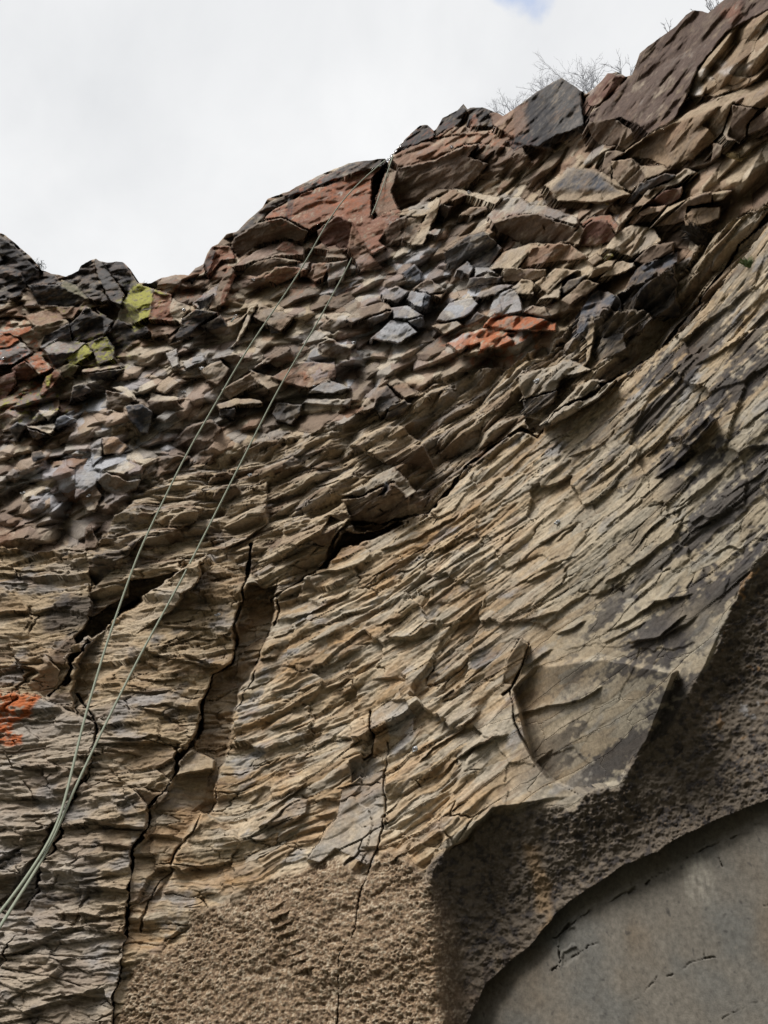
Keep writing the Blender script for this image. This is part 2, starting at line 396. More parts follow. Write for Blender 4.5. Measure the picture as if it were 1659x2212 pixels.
lens('stone', 'B', [(470,2132),(620,2110),(600,2202),(480,2182)], [(450,2092),(600,2028),(830,2040),(860,2082),(650,2092),(470,2132)], 29, 'dk', 'tn')
# cap rock right of the notch
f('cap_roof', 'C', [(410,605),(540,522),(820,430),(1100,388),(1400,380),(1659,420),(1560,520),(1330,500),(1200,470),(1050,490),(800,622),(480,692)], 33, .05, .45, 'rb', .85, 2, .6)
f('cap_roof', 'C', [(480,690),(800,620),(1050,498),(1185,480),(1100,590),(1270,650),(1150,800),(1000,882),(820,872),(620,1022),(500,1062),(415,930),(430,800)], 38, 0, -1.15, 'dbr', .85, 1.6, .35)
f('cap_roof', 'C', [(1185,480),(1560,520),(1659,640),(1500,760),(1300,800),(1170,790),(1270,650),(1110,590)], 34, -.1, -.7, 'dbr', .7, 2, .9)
f('cap_roof', 'C', [(410,690),(475,720),(425,900),(480,1045),(265,1135),(280,1000),(350,750)], 20, .9, -.2, 'br', .75)
f('rim_crest', 'C', [(425,572),(620,368),(725,308),(805,350),(790,432),(540,522)], 27, .3, .2, 'dk', .95, 2, .5)
f('rim_tooth', 'C', [(798,425),(850,250),(1050,125),(1085,200),(1000,320),(870,372)], 27, .4, -.1, 'dk', .95, 2, .5)
f('rim_tooth', 'C', [(1078,165),(1220,155),(1395,240),(1300,332),(1180,332),(1100,280)], 25, -.3, .1, 'dk', .9, 2, .5)
f('rim_tooth', 'C', [(1100,295),(1150,205),(1205,322),(1120,342)], 29, .3, .2, 'rd', .8)
f('rim_tooth', 'C', [(800,430),(960,320),(1100,330),(1270,370),(1250,400),(1000,400)], 27, 0, .3, 'rb', .7, 2, .6)
f('stone', 'C', [(405,1172),(560,1100),(540,1302),(400,1392),(318,1332)], 35, .2, -.8, 'dbr', .75)
f('stone', 'C', [(440,1102),(600,1055),(775,1048),(705,1122),(540,1112)], 37, 0, .8, 'tn', .75)
f('stone', 'C', [(560,1118),(705,1112),(680,1202),(600,1362),(518,1322)], 33, -.6, -.1, 'br', .75)
f('leaning_slab', 'C', [(815,950),(862,960),(820,1105),(700,1362),(578,1372),(700,1150)], 46, .7, 0, 'tn', .8)
f('leaning_slab', 'C', [(848,952),(962,878),(1105,930),(900,1002),(838,1012)], 44, -.1, .4, 'rb', .7)
f('leaning_slab', 'C', [(838,1000),(955,1022),(900,1132),(848,1112)], 36, 0, -1, 'dk', .7)
f('leaning_slab', 'C', [(958,868),(1395,950),(1330,1012),(1230,982),(1060,922)], 44, 0, .8, 'lt', .75)
f('stone', 'C', [(1000,1110),(1100,1040),(1250,1020),(1270,1060),(1130,1110)], 38, 0, -.4, 'br', .6)
f('stone', 'C', [(730,1250),(800,1215),(860,1230),(830,1280),(740,1280)], 40, 0, .3, 'gr', .7)
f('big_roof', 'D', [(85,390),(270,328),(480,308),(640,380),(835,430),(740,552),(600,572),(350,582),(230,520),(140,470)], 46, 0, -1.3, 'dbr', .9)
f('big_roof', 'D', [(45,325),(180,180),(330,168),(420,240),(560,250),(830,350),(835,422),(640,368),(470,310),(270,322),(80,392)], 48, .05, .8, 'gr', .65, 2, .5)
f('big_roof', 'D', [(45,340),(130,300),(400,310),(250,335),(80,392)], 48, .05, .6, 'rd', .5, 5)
f('arch_stone', 'D', [(840,590),(880,440),(960,370),(1085,370),(1165,500),(1100,562),(920,602)], 46, .1, -.85, 'dr', .85)
f('arch_stone', 'D', [(855,395),(970,338),(1120,328),(1195,430),(1165,495),(1085,372),(950,372),(880,435)], 48, 0, .6, 'rd', .85)
f('arch_stone', 'D', [(715,562),(850,420),(892,445),(840,592)], 45, .5, 0, 'br', .7)
f('tan_block', 'D', [(170,650),(430,568),(580,578),(430,622),(310,792),(55,805)], 48, .35, .35, 'tn', .8)
f('tan_block', 'D', [(430,612),(600,578),(760,578),(925,700),(780,722),(560,742),(315,802)], 50, -.15, -.6, 'rb', .8)
f('tan_block', 'D', [(190,782),(330,792),(560,800),(540,872),(430,902),(165,912)], 44, 0, -.9, 'br', .7)
f('stone', 'D', [(450,922),(640,785),(845,810),(700,892),(560,1012)], 46, .1, .3, 'tn', .75)
f('stone', 'D', [(475,1062),(700,900),(670,1052)], 45, .1, .2, 'lt', .75)
f('stone', 'D', [(665,975),(740,900),(905,848),(845,922),(700,1022)], 47, .3, -.7, 'dg', .8)
f('stone', 'D', [(675,1075),(880,888),(1025,920),(930,1002),(760,1112)], 49, .2, -.35, 'br', .75)
f('stone', 'D', [(345,1172),(430,1118),(540,1130),(595,1205),(530,1215)], 44, .1, -.6, 'br', .75)
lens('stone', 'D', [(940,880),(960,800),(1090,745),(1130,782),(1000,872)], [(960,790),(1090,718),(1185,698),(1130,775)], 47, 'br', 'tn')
f('stone', 'D', [(1010,882),(1180,718),(1315,740),(1335,780),(1190,842)], 48, .1, .4, 'tn', .7)
f('stone', 'D', [(1060,622),(1180,468),(1310,408),(1505,440),(1560,560),(1300,702),(1150,642)], 50, 0, .35, 'tn', .6, 2, .6)
f('stone', 'D', [(1082,660),(1142,653),(1142,690),(1088,692)], 51, 0, .3, 'yl', .8)
f('stone', 'D', [(1300,742),(1470,588),(1665,560),(1665,640),(1420,752)], 52, .1, -.7, 'dbr', .7)
f('stone', 'D', [(905,722),(1000,658),(1045,710),(960,765)], 48, .4, -.4, 'br', .7)
f('stone', 'C', [(880,1432),(1060,1290),(1220,1240),(1395,1390),(1270,1562),(1130,1562),(1060,1502),(940,1582)], 34, 0, -.75, 'dg', .8, 1.6, .45)
f('stone', 'C', [(880,1400),(1290,1155),(1240,1242),(1060,1292),(900,1420)], 37, .1, .5, 'br', .7)
f('stone', 'C', [(985,1582),(1080,1498),(1145,1560),(1100,1642),(1040,1602)], 39, -.3, .1, 'bl', .85)
lens('stone', 'C', [(1145,1640),(1385,1632),(1380,1692),(1080,1722),(1100,1642)], [(1150,1558),(1260,1555),(1385,1632),(1260,1592),(1155,1640)], 36, 'dk', 'bl')
f('stone', 'C', [(515,1602),(620,1528),(685,1600),(680,1692),(555,1682)], 26, .3, -.5, 'db', .8)
f('stone', 'C', [(335,1772),(460,1718),(575,1770),(470,1872),(345,1832)], 33, .1, 0, 'bl', .8)
f('stone', 'C', [(545,1835),(600,1758),(722,1780),(690,1912),(620,1892)], 38, .5, .25, 'bl', .85)
f('stone', 'C', [(720,1782),(775,1798),(732,1922),(690,1912)], 37, -.9, -.2, 'db', .85)
f('stone', 'C', [(605,1742),(740,1648),(905,1758),(770,1792),(680,1772)], 34, .2, -.3, 'br', .7)
f('stone', 'C', [(770,1792),(895,1768),(860,1835)], 33, -.3, .2, 'tn', .7)
f('stone', 'C', [(815,2015),(920,1868),(1130,1818),(1185,1880),(1080,1982),(900,2032)], 37, .1, .35, 'bl', .8)
f('stone', 'C', [(1255,1992),(1320,1788),(1480,1738),(1535,1790),(1565,1932),(1380,1985)], 41, .35, .2, 'bl', .85)
f('stone', 'C', [(1120,1802),(1380,1698),(1490,1708),(1330,1792),(1200,1832)], 40, 0, .8, 'bl', .8)
f('stone', 'C', [(1470,1732),(1560,1658),(1665,1680),(1665,1800),(1530,1792)], 39, -.2, 0, 'tn', .7)
lens('stone', 'C', [(555,2022),(700,1985),(712,2082),(650,2095)], [(415,1900),(560,1888),(705,1980),(550,2015),(440,2002)], 39, 'db', 'bl')
lens('stone', 'C', [(175,2012),(435,1925),(400,2002),(280,2062)], [(25,2002),(150,1908),(395,1848),(425,1920),(180,2002),(75,2052)], 35, 'dbr', 'br')
f('stone', 'C', [(235,2185),(420,2008),(565,2030),(655,2122),(480,2222)], 39, .1, .15, 'bl', .7)
f('stone', 'C', [(1050,2052),(1170,1948),(1255,1980),(1100,2065)], 36, .1, -.8, 'dg', .8)
f('stone', 'C', [(775,2065),(990,2018),(1045,2060),(880,2145)], 39, 0, .2, 'tn', .7)
f('orange_stone', 'C', [(1228,2045),(1320,1958),(1659,1985),(1860,2040),(1850,2110),(1450,2105),(1330,2100)], 50, 0, .65, 'or', .9, 1.8, .7)
f('orange_stone', 'D', [(-20,1330),(60,1300),(190,1320),(265,1420),(150,1485),(-20,1505)], 49, 0, .4, 'or', .75, 3, .7)
f('orange_stone', 'C', [(900,2222),(1050,2130),(1240,2090),(1500,2120),(1350,2180),(1100,2240),(1020,2300)], 48, .1, .5, 'or', .7, 3, .8)
# dark rugged rock over the ledge on the right
f('black_rock', 'D', [(1330,800),(1380,758),(1560,700),(1665,640),(1665,1150),(1480,1212),(1400,1140),(1215,1165),(1225,1000)], 62, .2, -.35, 'dk', .8, 2, 1.0)
f('black_rock', 'D', [(1375,772),(1560,700),(1700,640),(1700,740),(1430,832)], 62, 0, .6, 'db', .7, 2, .8)
f('black_buttress', 'D', [(975,970),(1100,990),(1205,1060),(1215,1165),(1050,1132),(1000,1202),(900,1402),(790,1335),(855,1150)], 60, .6, 0, 'db', .8, 2, .9)
f('black_buttress', 'D', [(1050,1135),(1215,1165),(1400,1140),(1480,1215),(1400,1340),(1200,1420),(1030,1400),(985,1500),(940,1560),(960,1240)], 56, -.2, -.6, 'dk', .65, 2, .9)
f('black_buttress', 'D', [(895,1395),(955,1200),(985,1230),(940,1565),(900,1635)], 62, .6, 0, 'tn', .7)
f('stone', 'D', [(980,1502),(1030,1400),(1230,1350),(1255,1500),(1000,1625)], 34, .1, -.4, 'dg', .6)
f('bolted_block', 'D', [(335,1742),(500,1658),(800,1588),(965,1690),(700,1722),(620,1832),(335,1905)], 58, .1, .6, 'gt', .7, 1.8, .7)
f('bolted_block', 'D', [(325,1915),(640,1838),(620,1952),(380,2085)], 52, 0, -.9, 'dg', .7, 1.6, .5)
f('bolted_block', 'D', [(540,2125),(820,1838),(1010,1768),(1165,1758),(1000,1932),(600,2155)], 55, .1, .3, 'gt', .65, 1.8, .8)
f('hole', 'D', [(360,2085),(540,2128),(530,2230),(430,2230)], -18, 0, -.3, None, 0)
# skyline block on the right and the faces below it
f('sky_block', 'E', [(95,1010),(430,690),(480,620),(540,470),(650,350),(800,250),(900,130),(1020,75),(1160,90),(1250,10),(1400,-60),(1700,-300),(2200,-600),(2200,200),(1659,90),(1300,280),(1060,580),(960,820),(840,1060),(620,1172),(540,1110),(380,1032),(100,1065)], 56, .15, .25, 'dw', .95, 2, .28)
f('sky_block', 'E', [(1250,60),(1420,20),(1450,120),(1350,190),(1230,120)], 57, .15, .25, 'rd', .6, 12, 1)
f('sky_block', 'E', [(75,1070),(320,1028),(425,1100),(350,1272),(180,1262),(112,1182)], 52, 0, -.95, 'dbr', .85)
f('sky_block', 'E', [(420,1098),(545,1115),(520,1222),(420,1312),(348,1272)], 50, -.5, -.3, 'br', .8)
f('white_scoop', 'E', [(1060,580),(1300,280),(1659,90),(2200,200),(2200,560),(1659,600),(1500,740),(1200,842),(955,835)], 52, .1, 0, 'tb', .7, 3, 1.0)
for p_ in ([(1190,530),(1290,545),(1260,580)], [(1230,622),(1400,570),(1510,555),(1400,645),(1280,655)], [(955,805),(1060,695),(1095,835),(1000,850)], [(1050,600),(1120,600),(1180,690),(1060,680)], [(1560,240),(1700,180),(1700,280),(1600,270)]):
    f('white_scoop', 'E', p_, 50, .1, .5, 'wh', .75, 7, .8)
f('white_scoop', 'E', [(1330,640),(1420,670),(1510,680),(1480,745),(1200,835),(1100,830),(1130,740)], 46, .2, -.5, 'tb', .7, 2, .7)
f('diagonal_slab', 'E', [(290,1382),(620,1172),(960,995),(1260,848),(1659,695),(2200,480),(2200,900),(1659,950),(1580,950),(1350,908),(1265,1162),(1180,1242),(1000,1382),(790,1472),(640,1392),(480,1382)], 64, .15, -.3, 'tb', .8, 2, .5)
f('diagonal_slab', 'E', [(380,1350),(620,1165),(960,980),(1250,838),(1659,680),(2200,450),(2200,560),(1659,770),(1250,910),(900,1060),(600,1200)], 66, 0, .6, 'tn', .75, 3, .5)
f('scooped_stone', 'E', [(1345,908),(1585,950),(1480,1082),(1470,1182),(1412,1252),(1310,1182)], 72, 0, -.8, 'dbr', .85)
f('scooped_stone', 'E', [(1265,1172),(1340,930),(1350,1000),(1310,1180),(1412,1250),(1295,1222)], 71, .5, .2, 'tn', .75)
f('scooped_stone', 'E', [(1478,1172),(1500,1058),(1665,938),(1900,800),(1900,980),(1665,1092),(1520,1172)], 73, .1, -.8, 'dbr', .85)
f('box_stone', 'E', [(195,1542),(240,1328),(330,1308),(425,1328),(300,1402),(300,1602)], 60, .6, .1, 'dbr', .8)
f('box_stone', 'E', [(298,1402),(470,1378),(625,1510),(600,1562),(470,1672),(308,1612)], 64, -.1, -.45, 'br', .85)
f('box_stone', 'E', [(535,1442),(760,1448),(795,1482),(600,1572)], 63, -.2, .3, 'tn', .75)
f('stone', 'E', [(475,1692),(540,1600),(760,1508),(865,1530),(680,1632),(620,1712)], 63, .1, -.75, 'dg', .8)
f('stone', 'E', [(635,1652),(780,1588),(940,1468),(1055,1500),(950,1542),(880,1602),(750,1642)], 65, .1, .5, 'lt', .8)
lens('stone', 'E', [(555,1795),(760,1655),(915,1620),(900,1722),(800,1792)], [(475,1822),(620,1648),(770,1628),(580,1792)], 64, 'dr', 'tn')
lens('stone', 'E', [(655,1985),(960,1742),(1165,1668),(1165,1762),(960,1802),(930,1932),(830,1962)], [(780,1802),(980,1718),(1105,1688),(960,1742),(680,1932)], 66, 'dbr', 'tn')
f('stone', 'E', [(485,1875),(620,1798),(785,1788),(720,1852),(560,1882)], 63, .1, -.6, 'rb', .7)
f('stone', 'E', [(935,1865),(1000,1808),(1245,1798),(1235,1902),(1090,1962),(930,1992)], 64, .1, -.2, 'tb', .7)
f('stone', 'E', [(1160,1682),(1340,1658),(1265,1742),(1180,1762)], 67, .1, -.1, 'tn', .7)
f('stone', 'E', [(1180,1240),(1270,1260),(1250,1350),(1160,1420)], 60, .6, -.5, 'dbr', .7)
f('stained_slab', 'D', [(545,70),(640,0),(740,-80),(1000,-70),(1150,20),(1295,150),(1060,222),(650,212)], 44, .05, .05, 'tn', .85, 3, .3)
f('stained_slab', 'D', [(600,110),(690,0),(800,-80),(1000,-50),(1150,90),(1180,125),(900,120),(640,112)], 44, .05, .05, 'db', .7, 9, .3)
f('peak_block', 'T4', [(0,705),(150,600),(250,540),(310,508),(390,558),(435,600),(462,820),(360,862),(280,885),(160,960),(0,935)], 48, -.05, .12, 'dg', .9, 2, .22)
f('peak_block', 'T4', [(-160,740),(0,705),(90,660),(95,745),(112,845),(0,905),(-140,820)], 46, .3, .25, 'rb', .8, 2, .5)
f('peak_block', 'T4', [(60,720),(150,615),(280,700),(250,900),(260,980),(60,960),(0,985),(-60,930),(90,850)], 48, -.05, .12, 'bk', .8, 6, .95)
f('red_chip', 'T4', [(475,645),(610,475),(735,500),(680,582),(560,692),(480,702)], 50, .2, -.3, 'dr', .8, 2, .7)
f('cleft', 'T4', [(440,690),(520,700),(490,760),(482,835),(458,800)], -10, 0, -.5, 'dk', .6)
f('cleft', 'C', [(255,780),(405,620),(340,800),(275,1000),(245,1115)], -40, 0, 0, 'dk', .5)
# broken belt above the ledge
f('stone', 'F', [(825,785),(960,620),(1180,558),(1265,640),(1160,802),(1000,882)], 18, .1, -.95, 'dbr', .75, 2, .7)
f('stone', 'F', [(555,965),(720,878),(985,870),(850,1002),(700,1062),(560,1082)], 20, .1, -.3, 'br', .65, 2, .7)
f('stone', 'F', [(175,1085),(260,1018),(450,1090),(565,1080),(520,1162),(380,1222),(250,1182)], 26, .1, -.65, 'br', .7)
f('stone', 'F', [(-10,970),(120,938),(215,1040),(150,1172),(-10,1255)], 22, .1, .55, 'bl', .75)
f('stone', 'F', [(225,1005),(420,918),(525,960),(420,1042)], 25, 0, .75, 'lt', .75)
f('stone', 'F', [(25,1222),(170,1128),(225,1220),(170,1352),(95,1362)], 21, -.2, 0, 'br', .75)
f('stone', 'F', [(78,1502),(122,1478),(182,1612),(170,1672),(78,1682)], 20, .4, -.1, 'dbr', .8)
f('stone', 'F', [(100,1902),(180,1758),(600,1598),(500,1682),(300,1902),(175,2005)], 14, 0, -.9, 'dk', .6, 2, .9)
f('stone', 'F', [(820,1450),(1060,1310),(1105,1330),(1040,1420),(840,1560),(800,1520)], 24, .1, -.2, 'br', .55, 2, .9)
f('stone', 'F', [(1180,1240),(1280,1130),(1390,1120),(1430,1180),(1270,1290)], 24, .1, -.8, 'dbr', .7, 2, .6)
f('stone', 'F', [(1130,1090),(1260,985),(1390,1045),(1250,1070),(1150,1110)], 24, .1, -.9, 'dbr', .7, 2, .6)
f('stone', 'F', [(1230,1420),(1400,1190),(1659,1110),(1659,1450),(1480,1600),(1310,1690)], 26, .1, .15, 'tn', .5, 3, 1)
f('stone', 'G', [(160,842),(200,738),(420,760),(400,852),(330,942),(200,902)], 30, .1, -.45, 'dg', .7, 2, .6)
f('stone', 'G', [(428,752),(460,700),(850,715),(840,772),(700,772),(600,762)], 32, 0, -.4, 'gr', .65, 2, .6)
f('stone', 'G', [(465,662),(600,558),(740,568),(845,622),(700,662)], 34, 0, .6, 'bl', .75)
f('stone', 'G', [(1045,782),(1078,640),(1160,598),(1265,720),(1120,832),(1090,862)], 36, .2, -.45, 'dg', .75)
f('stone', 'G', [(1125,895),(1180,768),(1310,718),(1375,760),(1300,832)], 34, 0, -1.1, 'dk', .8)
f('stone', 'G', [(895,835),(1080,598),(1220,498),(1450,682),(1300,702),(1160,588),(1045,782)], 38, 0, .6, 'br', .7, 2, .6)
f('overhang_block', 'G', [(1115,1245),(1390,1098),(1485,1130),(1565,1312),(1450,1292),(1180,1292)], 36, 0, -1.2, 'dbr', .75, 2, .6)
f('overhang_block', 'G', [(830,1102),(1080,978),(1280,938),(1445,1060),(1390,1100),(1130,1242),(1000,1182)], 39, 0, .5, 'tn', .6, 2, .9)
f('main_roof', 'G', [(760,1582),(1170,1478),(1235,1458),(1355,1560),(1345,1682),(1250,1752),(1050,1862),(880,1862),(850,1742)], 26, .05, -1.2, 'dbr', .7, 2, .7)
f('main_roof', 'G', [(775,1552),(1000,1440),(1200,1288),(1405,1500),(1340,1562),(1222,1450),(900,1532)], 41, 0, .6, 'gt', .65, 2, .9)
f('main_roof', 'G', [(1090,1560),(1165,1430),(1190,1470),(1140,1560)], 36, .1, -.6, 'db', .7, 3, .8)
f('toe_block', 'G', [(215,2062),(270,1828),(620,1688),(785,1588),(832,1740),(660,1732),(600,1892),(400,2022),(260,2115)], 32, .2, -.05, 'tn', .6, 2, 1)
f('toe_block', 'G', [(495,1962),(600,1888),(745,1830),(680,1962),(600,2015)], 31, -.4, -.8, 'dbr', .75)
f('toe_block', 'G', [(655,1722),(760,1688),(855,1740),(790,1792)], 31, -.3, -.8, 'dbr', .75)
f('ledge_hole', 'G', [(640,2120),(720,1990),(800,1885),(1040,1872),(1260,1768),(1300,1780),(1040,1925),(760,2000),(640,2190),(560,2215)], -52, 0, 0, None, 0, 3, .5)
f('stone', 'G', [(1265,1765),(1400,1688),(1505,1700),(1420,1792)], 18, .1, -.4, 'br', .6)
# left: cave, columns, orange block
f('cave', 'L1', [(590,1215),(700,1130),(840,1075),(850,965),(1050,905),(1185,915),(945,1082),(765,1212),(625,1322),(510,1405),(478,1352),(555,1292)], -46, 0, -.3, None, 0, 3, .6)
f('stone', 'L1', [(800,985),(880,908),(1060,850),(1205,828),(1185,918),(900,965)], 14, 0, .1, 'tn', .6, 2, .9)
f('wall_end', 'L1', [(175,1645),(330,1498),(360,1530),(395,1560),(380,1652),(300,1742)], 28, 0, -.9, 'br', .7)
f('wall_end', 'L1', [(325,1472),(480,1338),(505,1390),(430,1532),(370,1532)], 26, -.8, -.2, 'dbr', .7)
f('column_side', 'L1', [(930,1085),(1180,915),(1345,815),(1300,1000),(900,1330),(820,1500),(640,1642),(500,1832),(465,1702),(560,1482),(720,1290)], 10, .75, .1, 'lt', .45, 3, .9)
f('column', 'L1', [(900,1330),(1300,1000),(1360,815),(1605,1020),(1590,1160),(1530,1482),(1370,1562),(1320,1802),(1300,1962),(1170,2102),(1120,2230),(540,2230),(600,1902),(650,1652),(820,1500)], 26, -.06, .04, None, 0, 3, 1)
f('column', 'L3', [(540,660),(580,420),(620,400),(1180,380),(1140,540),(1120,650),(970,800),(985,900),(960,1000),(870,1080),(870,1250),(830,1420),(830,1640),(790,1800),(770,1950),(720,2120),(715,2400),(-400,2400),(-400,1500),(140,1450),(240,1280),(300,1080),(420,850)], 26, -.06, .04, None, 0, 3, 1)
f('orange_wall', 'L1', [(-400,1720),(0,1710),(170,1715),(260,1750),(480,1832),(620,1902),(625,2110),(540,2230),(430,2500),(300,2640),(150,2900),(-400,2950)], 46, -.05, .02, None, 0, 3, 1)
# between the cracks
f('crack_strip', 'L3', [(1330,20),(1400,-90),(1510,-160),(1527,-245),(1603,-548),(1640,-640),(1814,-640),(1769,-336),(1693,-125),(1560,20),(1500,320),(1400,640),(1390,760),(1250,940),(1130,1170),(1080,1300),(1000,1480),(860,1440),(890,1250),(890,1090),(980,1010),(1000,900),(990,810),(1140,660),(1170,480),(1280,380)], -46, -.22, .04, 'br', .35, 3, 1)
f('wedge_stone', 'L3', [(1165,480),(1215,410),(1300,430),(1395,480),(1395,545),(1250,570),(1140,590)], 14, -.1, .1, 'tn', .4, 2, .7)
f('wedge_stone', 'L3', [(900,680),(1000,700),(1100,700),(1060,770),(990,800),(940,740)], 30, -.2, -.7, 'br', .6)
f('ledge_brick', 'L3', [(570,770),(640,720),(920,720),(980,800),(950,940),(700,910),(560,880)], 40, 0, .1, None, 0, 2, .9)
f('ledge_brick', 'L3', [(650,900),(950,935),(940,955),(670,935)], 20, 0, -1.2, None, 0, 2, .6)
# smooth slabs and blocks of the middle wall
f('grey_panel', 'L4', [(510,1135),(700,870),(740,680),(880,590),(1005,540),(1022,640),(1010,760),(1005,900),(985,980),(950,1160),(900,1170),(700,1065),(600,1160)], 22, -.08, .12, 'gr', .6, 2, .3)
f('cube_stone', 'L4', [(935,180),(1040,100),(1165,110),(1212,200),(1030,240),(940,300)], 24, 0, .35, 'bl', .55, 2, .7)
f('cube_stone', 'L4', [(1030,240),(1212,200),(1200,300),(1110,320),(1030,312)], 24, 0, -.3, 'bl', .7, 2, .6)
f('cube_stone', 'L4', [(940,300),(1030,245),(1045,330),(960,460),(930,440)], 20, -.4, -.5, 'oc', .6, 2, .6)
f('cube_stone', 'L4', [(800,500),(880,465),(990,450),(1000,545),(890,580),(800,630)], 6, .2, -.3, 'gr', .6, 2, .6)
f('stone', 'L4', [(200,920),(420,730),(515,740),(500,830),(400,860),(260,910)], 20, .1, .3, 'bl', .45, 2, .8)
f('stone', 'L4', [(260,905),(480,835),(440,880),(320,945)], 16, .1, -.9, 'br', .6, 2, .6)
f('alcove', 'N', [(1112,1490),(1160,1440),(1300,1420),(1460,1450),(1400,1600),(1335,1690),(1250,1714),(1182,1682),(1150,1640)], -22, .5, -.45, None, 0, 5, .6)
f('pillar', 'N', [(1055,1560),(1105,1495),(1114,1570),(1150,1640),(1182,1682),(1252,1716),(1065,1748),(960,1842),(950,1760)], 20, -.25, .1, None, 0, 4, .6)
f('pillar_chip', 'P', [(230,370),(250,250),(320,140),(362,180),(330,300),(300,380)], 10, .1, -.7, 'br', .4, 2, .6)
f('wide_flake', 'L6', [(915,945),(1100,690),(1290,560),(1330,590),(1190,750),(1040,900),(990,975)], 24, .1, -.3, 'dk', .6, 2, .8)
f('wide_flake', 'L6', [(1040,900),(1190,750),(1330,590),(1340,640),(1130,860),(1060,900)], -20, 0, -.4, None, 0, 2, .6)
# ------------------------------------------------------------------ belts of the wall
CONTACT_UP = [(-260, 1150), (0, 1180), (190, 1182), (250, 1100), (300, 1060), (400, 1000), (560, 960), (700, 930), (800, 900), (930, 830), (1130, 790), (1240, 700),
              (1350, 640), (1500, 540), (1659, 430), (1900, 280), (2500, -100)]
CONTACT_LO = [(-260, 1190), (0, 1195), (190, 1200), (200, 1390), (300, 1290), (480, 1190), (540, 1240), (600, 1310), (640, 1300), (700, 1215), (760, 1150), (920, 1110), (1000, 1030),
              (1130, 935), (1180, 925), (1290, 845), (1480, 710), (1560, 610), (1659, 480), (1900, 330), (2500, -50)]
ROUGH_UP = [(-260, 2600), (235, 2260), (262, 2160), (300, 2090), (400, 2000), (480, 1960), (560, 1925), (640, 1880), (680, 1850), (740, 1860), (790, 1900), (800, 1872), (835, 1832), (880, 1850), (930, 1905),
            (945, 1860), (1000, 1800), (1060, 1748), (1130, 1742), (1240, 1735), (1270, 1715), (1340, 1690), (1375, 1640), (1450, 1560), (1520, 1440), (1570, 1330), (1600, 1260), (1659, 1180), (1900, 940), (2500, 420)]
SLAB_EDGE = [(700, 3000), (900, 2480), (960, 2320), (1000, 2235), (1020, 2180), (1050, 2125), (1110, 2070), (1150, 2040), (1180, 2000), (1225, 1950), (1300, 1905), (1345, 1872), (1420, 1842), (1460, 1815), (1540, 1775),
             (1600, 1752), (1659, 1728), (1900, 1620), (2500, 1340)]
def below(line, feather, x, y):
    l = np.array(line, float)
    return smooth(-feather, feather, (y - np.interp(x, l[:, 0], l[:, 1])).astype(F32))

wx, wy = U + 2.6 * (Wu - U), V + 2.6 * (Wv - V)
rag = fbm(sarc * 2.6, zed * 2.6, 5, 73)
lft = smooth(420, 180, U)
m_low = below(CONTACT_LO, 5, wx, wy + 26 * rag * lft)
m_up = 1 - below(CONTACT_UP, 16, wx, wy + 60 * rag)
m_mid = np.clip(1 - m_low - m_up, 0, 1)
rn = fbm(sarc * 3.2, zed * 3.2, 5, 71)
m_rough = below(ROUGH_UP, 16, U + 30 * rn, V + 34 * rn) * m_low
CRK1 = [(545, 1180), (530, 1290), (515, 1330), (505, 1400), (498, 1432), (456, 1450), (445, 1490), (435, 1520), (430, 1580), (412, 1610), (385, 1645), (375, 1692), (328, 1738),
        (325, 1790), (292, 1835), (290, 1890), (280, 1930), (275, 1980), (270, 2030), (262, 2090), (245, 2150), (240, 2240), (232, 2400)]
c1 = np.array(CRK1, float)
left_of = smooth(6, -6, (wx - np.interp(wy, c1[:, 1], c1[:, 0])).astype(F32))
m_col = m_low * left_of
m_wall = m_low * (1 - left_of) * (1 - m_rough)

# ------------------------------------------------------------------ relief, metres out of the wall
s_, z_ = sarc, zed
q1 = fbm(s_ * 1.1, z_ * 1.1, 4, 101); q2 = fbm(s_ * 1.1, z_ * 1.1, 4, 131)
hA, idA = crags((s_ + .18 * q1) / 0.70, (z_ + .16 * q2) / 0.70, 11, 0.6, 1.35)
hB, idB = crags((s_ + .10 * q2) / 0.33, (z_ + .09 * q1) / 0.31, 12, 0.65, 1.5)
q3 = fbm(s_ * 6, z_ * 6, 3, 151)
hC, _i = crags((s_ + .02 * q3) / 0.095, (z_ + .02 * q3) / 0.09, 13)
rough_f = fbm(s_ * 22, z_ * 26, 4, 161)
hD, idD = crags((s_ + .06 * q1 + .03 * q3) / 0.17, (z_ + .06 * q2) / 0.19, 14, 0.6, 1.6)
up_h = hA * 0.74 + hB * (0.56 + 0.16 * smooth(560, 300, U)) + hD * (0.12 + 0.14 * smooth(560, 300, U) + 0.08 * smooth(800, 950, V)) + hC * 0.022 + 0.010 * rough_f + 0.06 * q1

def flakes(x, y, seed, tilt, var):
    i, dx, dy, d1, d2 = cells(x, y, seed, 0.95)
    h = (_rnd(i, 11) - 0.5) * var + dx * (_rnd(i, 12) - 0.5) * tilt * 0.7 - dy * (0.15 + _rnd(i, 13)) * tilt
    return h.astype(F32), i, d2
col_side = 0.62 * smooth(430, 640, U + 0.1 * (1700 - V)) + 0.38 * smooth(600, 1150, U + 0.1 * (1700 - V))
bed = z_ - 0.36 * (s_ - 14) * col_side * (1 - 0.6 * m_up) + 0.03 * s_ * (1 - col_side)
bw = 0.05 * fbm(s_ * 1.3, bed * 4, 4, 201) + 0.016 * fbm(s_ * 6, bed * 14, 3, 207)
aw = s_ * 1.06 + 0.12 * fbm(s_ * 3, bed * 9, 3, 211)
fA, iFA, eA = flakes(aw / 0.62, (bed + bw) / 0.155, 21, 0.9, 1.0)
fB, iFB, eB = flakes(aw / 0.27, (bed + bw) / 0.062, 22, 0.9, 1.0)
fC, iFC, eC = flakes(aw / 0.11, (bed + 1.3 * bw) / 0.026, 23, 0.9, 1.0)
